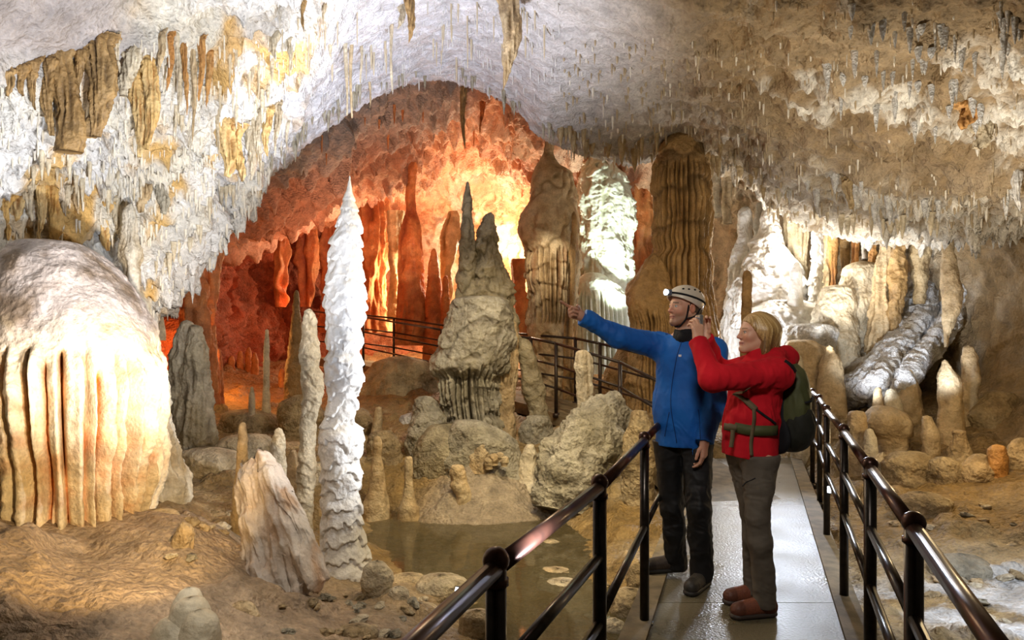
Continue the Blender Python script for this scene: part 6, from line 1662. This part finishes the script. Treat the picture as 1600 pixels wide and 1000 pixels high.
scatter('short cream spike on the hanging left lip beside the red chamber', 'spikes of the left lip', 'stalactite', 18, [[(236, 425, 14), (290, 375, 12), (335, 312, 12), (375, 285, 12), (415, 250, 10)]], (5, 10), (14, 38), 'ivory', 'flow', taper=.6, seed=37)
scatter('thin dark straw hanging from the red ceiling inside the arch', 'straws of the red ceiling', 'stalactite', 10, [[(440, 270, 15), (520, 220, 25), (620, 180, 30), (720, 170, 30), (800, 200, 25)]], (2.5, 5), (12, 36), 'red', 'flow', bvh=WB, taper=.5, seed=38)
scatter('cream stub hanging at the bright right lip above the columns', 'stubs of the bright right lip', 'stalactite', 16, [[(1205, 300, 10), (1290, 330, 10), (1380, 345, 8), (1480, 342, 8)]], (7, 14), (12, 34), 'ivory', 'flow', taper=.6, seed=39)

# fine hair-like straws that nobody could count
rng = np.random.default_rng(77); mb_V = []; mb_F = []; n_ = 0
boxes = [(420, 880, 0, 150, 380, 'c'), (150, 450, 60, 330, 420, 'l'), (1150, 1600, 0, 335, 260, 'r'), (0, 240, 130, 380, 240, 'l'), (880, 1200, 60, 250, 260, 'r'), (870, 1230, 200, 300, 160, 'r'), (1200, 1600, 290, 352, 160, 'r'), (230, 430, 260, 490, 160, 'l')]
cols = []
for x0, x1, y0, y1, n, kind in boxes:
    for _ in range(n):
        h = ray(VB, rng.uniform(x0, x1), rng.uniform(y0, y1))
        if h is None: continue
        s = h[1] / F; L = rng.uniform(5, 24) ** 1. * s * rng.uniform(.5, 1); r = rng.uniform(.7, 1.6) * s * (1 if kind == 'c' else 1.5)
        th = np.arange(5) * 2 * math.pi / 5
        ring = np.stack([np.cos(th), np.sin(th), np.zeros(5)], 1)
        mb_V += [h + [0, 0, .03] + ring * r, h - [0, 0, L * .6] + ring * r * .75, (h - [0, 0, L])[None]]
        mb_F += [(n_ + i, n_ + (i + 1) % 5, n_ + 5 + (i + 1) % 5, n_ + 5 + i) for i in range(5)] + [(n_ + 5 + i, n_ + 5 + (i + 1) % 5, n_ + 10) for i in range(5)]
        n_ += 11; cols.append(np.tile({'c': (.74, .73, .72), 'l': (.80, .74, .62), 'r': tuple(np.array((.42, .33, .21)) if rng.random() < .75 else np.array((.78, .73, .64)))}[kind], (11, 1)))
o = mobj('soda_straws', np.concatenate(mb_V), mb_F, M['calcite'], None, np.concatenate(cols)); tag(o, 'fine hair-like calcite straws growing all over the vault', 'stalactites', kind='stuff')
# ================================================================ lights
def spot(loc, to, e, col, size=60, blend=.6, rad=.12, sp=1.):
    l = bpy.data.lights.new('spot', 'SPOT'); l.energy = e; l.color = col; l.spot_size = math.radians(size); l.spot_blend = blend; l.shadow_soft_size = rad; l.specular_factor = sp
    o = bpy.data.objects.new('unseen_spotlight', l); COL.objects.link(o); o.location = [float(v) for v in loc]  # unseen light, no fixture modelled for it
    o.rotation_euler = (Vector([float(v) for v in to]) - Vector(o.location)).to_track_quat('-Z', 'Y').to_euler(); return o
def point(loc, e, col, rad=.15):
    e = float(e)
    l = bpy.data.lights.new('point', 'POINT'); l.energy = e; l.color = col; l.shadow_soft_size = rad; l.specular_factor = .15
    o = bpy.data.objects.new('unseen_lamp', l); COL.objects.link(o); o.location = [float(v) for v in loc]; return o  # unseen light without a fixture, its glare turned down
WARM = (1, .72, .42); COOL = (.80, .87, 1.); WHITE = (1, .95, .88); RED = (1, .30, .08); ORANGE = (1, .50, .16)

# ambient
w = bpy.data.worlds.new('cave_air'); SC.world = w; w.use_nodes = True
w.node_tree.nodes['Background'].inputs[0].default_value = (.9, .75, .55, 1); w.node_tree.nodes['Background'].inputs[1].default_value = .10

# left wall and middle of the vault: cool white floods from below
spot(P(660, 700, 5.2), P(640, 40, 6.8), 1150, (.84, .88, 1.), 80, .9, .12)
spot((-1.2, 3.0, .9), P(130, 230, 5.2), 470, (1, .97, .94), 85, .8, .06)
spot((.2, 1.6, 1.0), P(270, 250, 6.0), 640, COOL, 64, .9, .08)
# warm flood on the big flowstone and foreground
spot((-1.05, 2.55, .95), P(130, 720, 4.3), 215, (1, .68, .30), 60, .3, .03)
spot((-.6, 2.6, 2.4), P(390, 850, 4.5), 110, (1, .88, .72), 48, .25, .05)
spot((-1.0, 1.9, 2.2), P(295, 965, 3.25), 110, (1, .95, .85), 22, .6, .04)  # added to brighten the stubby cream stalagmite
# tall white stalagmite
spot(P(900, 640, 4.9), P(545, 600, 5.2), 215, (.97, .98, 1.), 75, .8, .03)
# red chamber
point(P(640, 450, 16.3), 560, (1, .72, .40), .25)
point(P(770, 390, 16.9), 560, (1, .84, .60), .25)
point(P(470, 470, 14.4), 28, (1, .20, .06), .2)
spot(P(640, 560, 11.8), P(560, 260, 13.5), 900, (1, .56, .36), 90, .8, .1)
point(P(340, 550, 10.6), 80, (1, .42, .10), .1)
point(P(262, 560, 9.9), 30, (1, .55, .18), .1)
# pale column
spot(P(985, 500, 11.4), P(945, 330, 13.1), 800, (.86, 1, .84), 62, .8, .08)
spot(P(838, 320, 9.8), P(862, 430, 11.5), 120, (1, .85, .62), 40, .8, .06)  # added to brighten the banded column
point(P(960, 270, 14.2), 300, (.95, 1, .9), .2)
# right bright group
point(P(1150, 520, 10.6), 85, (.95, .97, 1), .1)
point(P(1230, 400, 11.0), 110, (1, .92, .78), .1)
spot(P(1300, 560, 9.0), P(1340, 330, 10.2), 330, (1, .95, .86), 80, .8, .08)
spot(P(1480, 660, 7.2), P(1430, 430, 9.6), 170, (.86, .92, 1), 50, .8, .06)
spot(P(1330, 640, 8.0), P(1390, 510, 9.3), 200, (.86, .92, 1), 60, .8, .06)  # added to brighten the frosted cascade
# right vault
spot((2.6, 4.6, .5), P(1470, 160, 6.0), 620, (1, .92, .78), 90, .9, .06)
point((4.4, 6.2, 1.3), 60, (1, .74, .40), .2)
# people and path
spot((.2, 1.0, 3.0), (1.2, 4.1, 1.1), 230, (1, .94, .86), 50, .9, .2)  # fill light added for the two figures, no lamp stands there
spot(P(1230, 540, 8.2), P(1215, 850, 4.9), 240, (.72, .82, 1), 60, .8, .06, .45)
# middle ground
spot((.2, 6.0, 3.6), P(760, 650, 8.3), 420, (1, .84, .56), 80, .9, .08)
spot((1.6, 6.0, 3.2), P(1000, 450, 9.5), 150, (1, .74, .42), 70, .9, .08)
point((-.2, 5.2, 2.6), 70, (1, .80, .48), .2)
spot((.6, 5.0, 2.8), P(850, 860, 6.2), 380, (1, .80, .44), 80, .9, .1)  # added to light up the pool bed
spot((2.9, 2.9, 1.6), P(1540, 930, 4.2), 240, (.8, .88, 1), 60, .7, .05)

SC.view_settings.view_transform = 'Standard'; SC.view_settings.look = 'None'; SC.view_settings.exposure = -0.2
SC.cycles.use_denoising = True; SC.cycles.max_bounces = 6; SC.cycles.diffuse_bounces = 3; SC.cycles.glossy_bounces = 3; SC.cycles.transmission_bounces = 4
SC.cycles.caustics_reflective = False; SC.cycles.caustics_refractive = False; SC.cycles.sample_clamp_indirect = 4
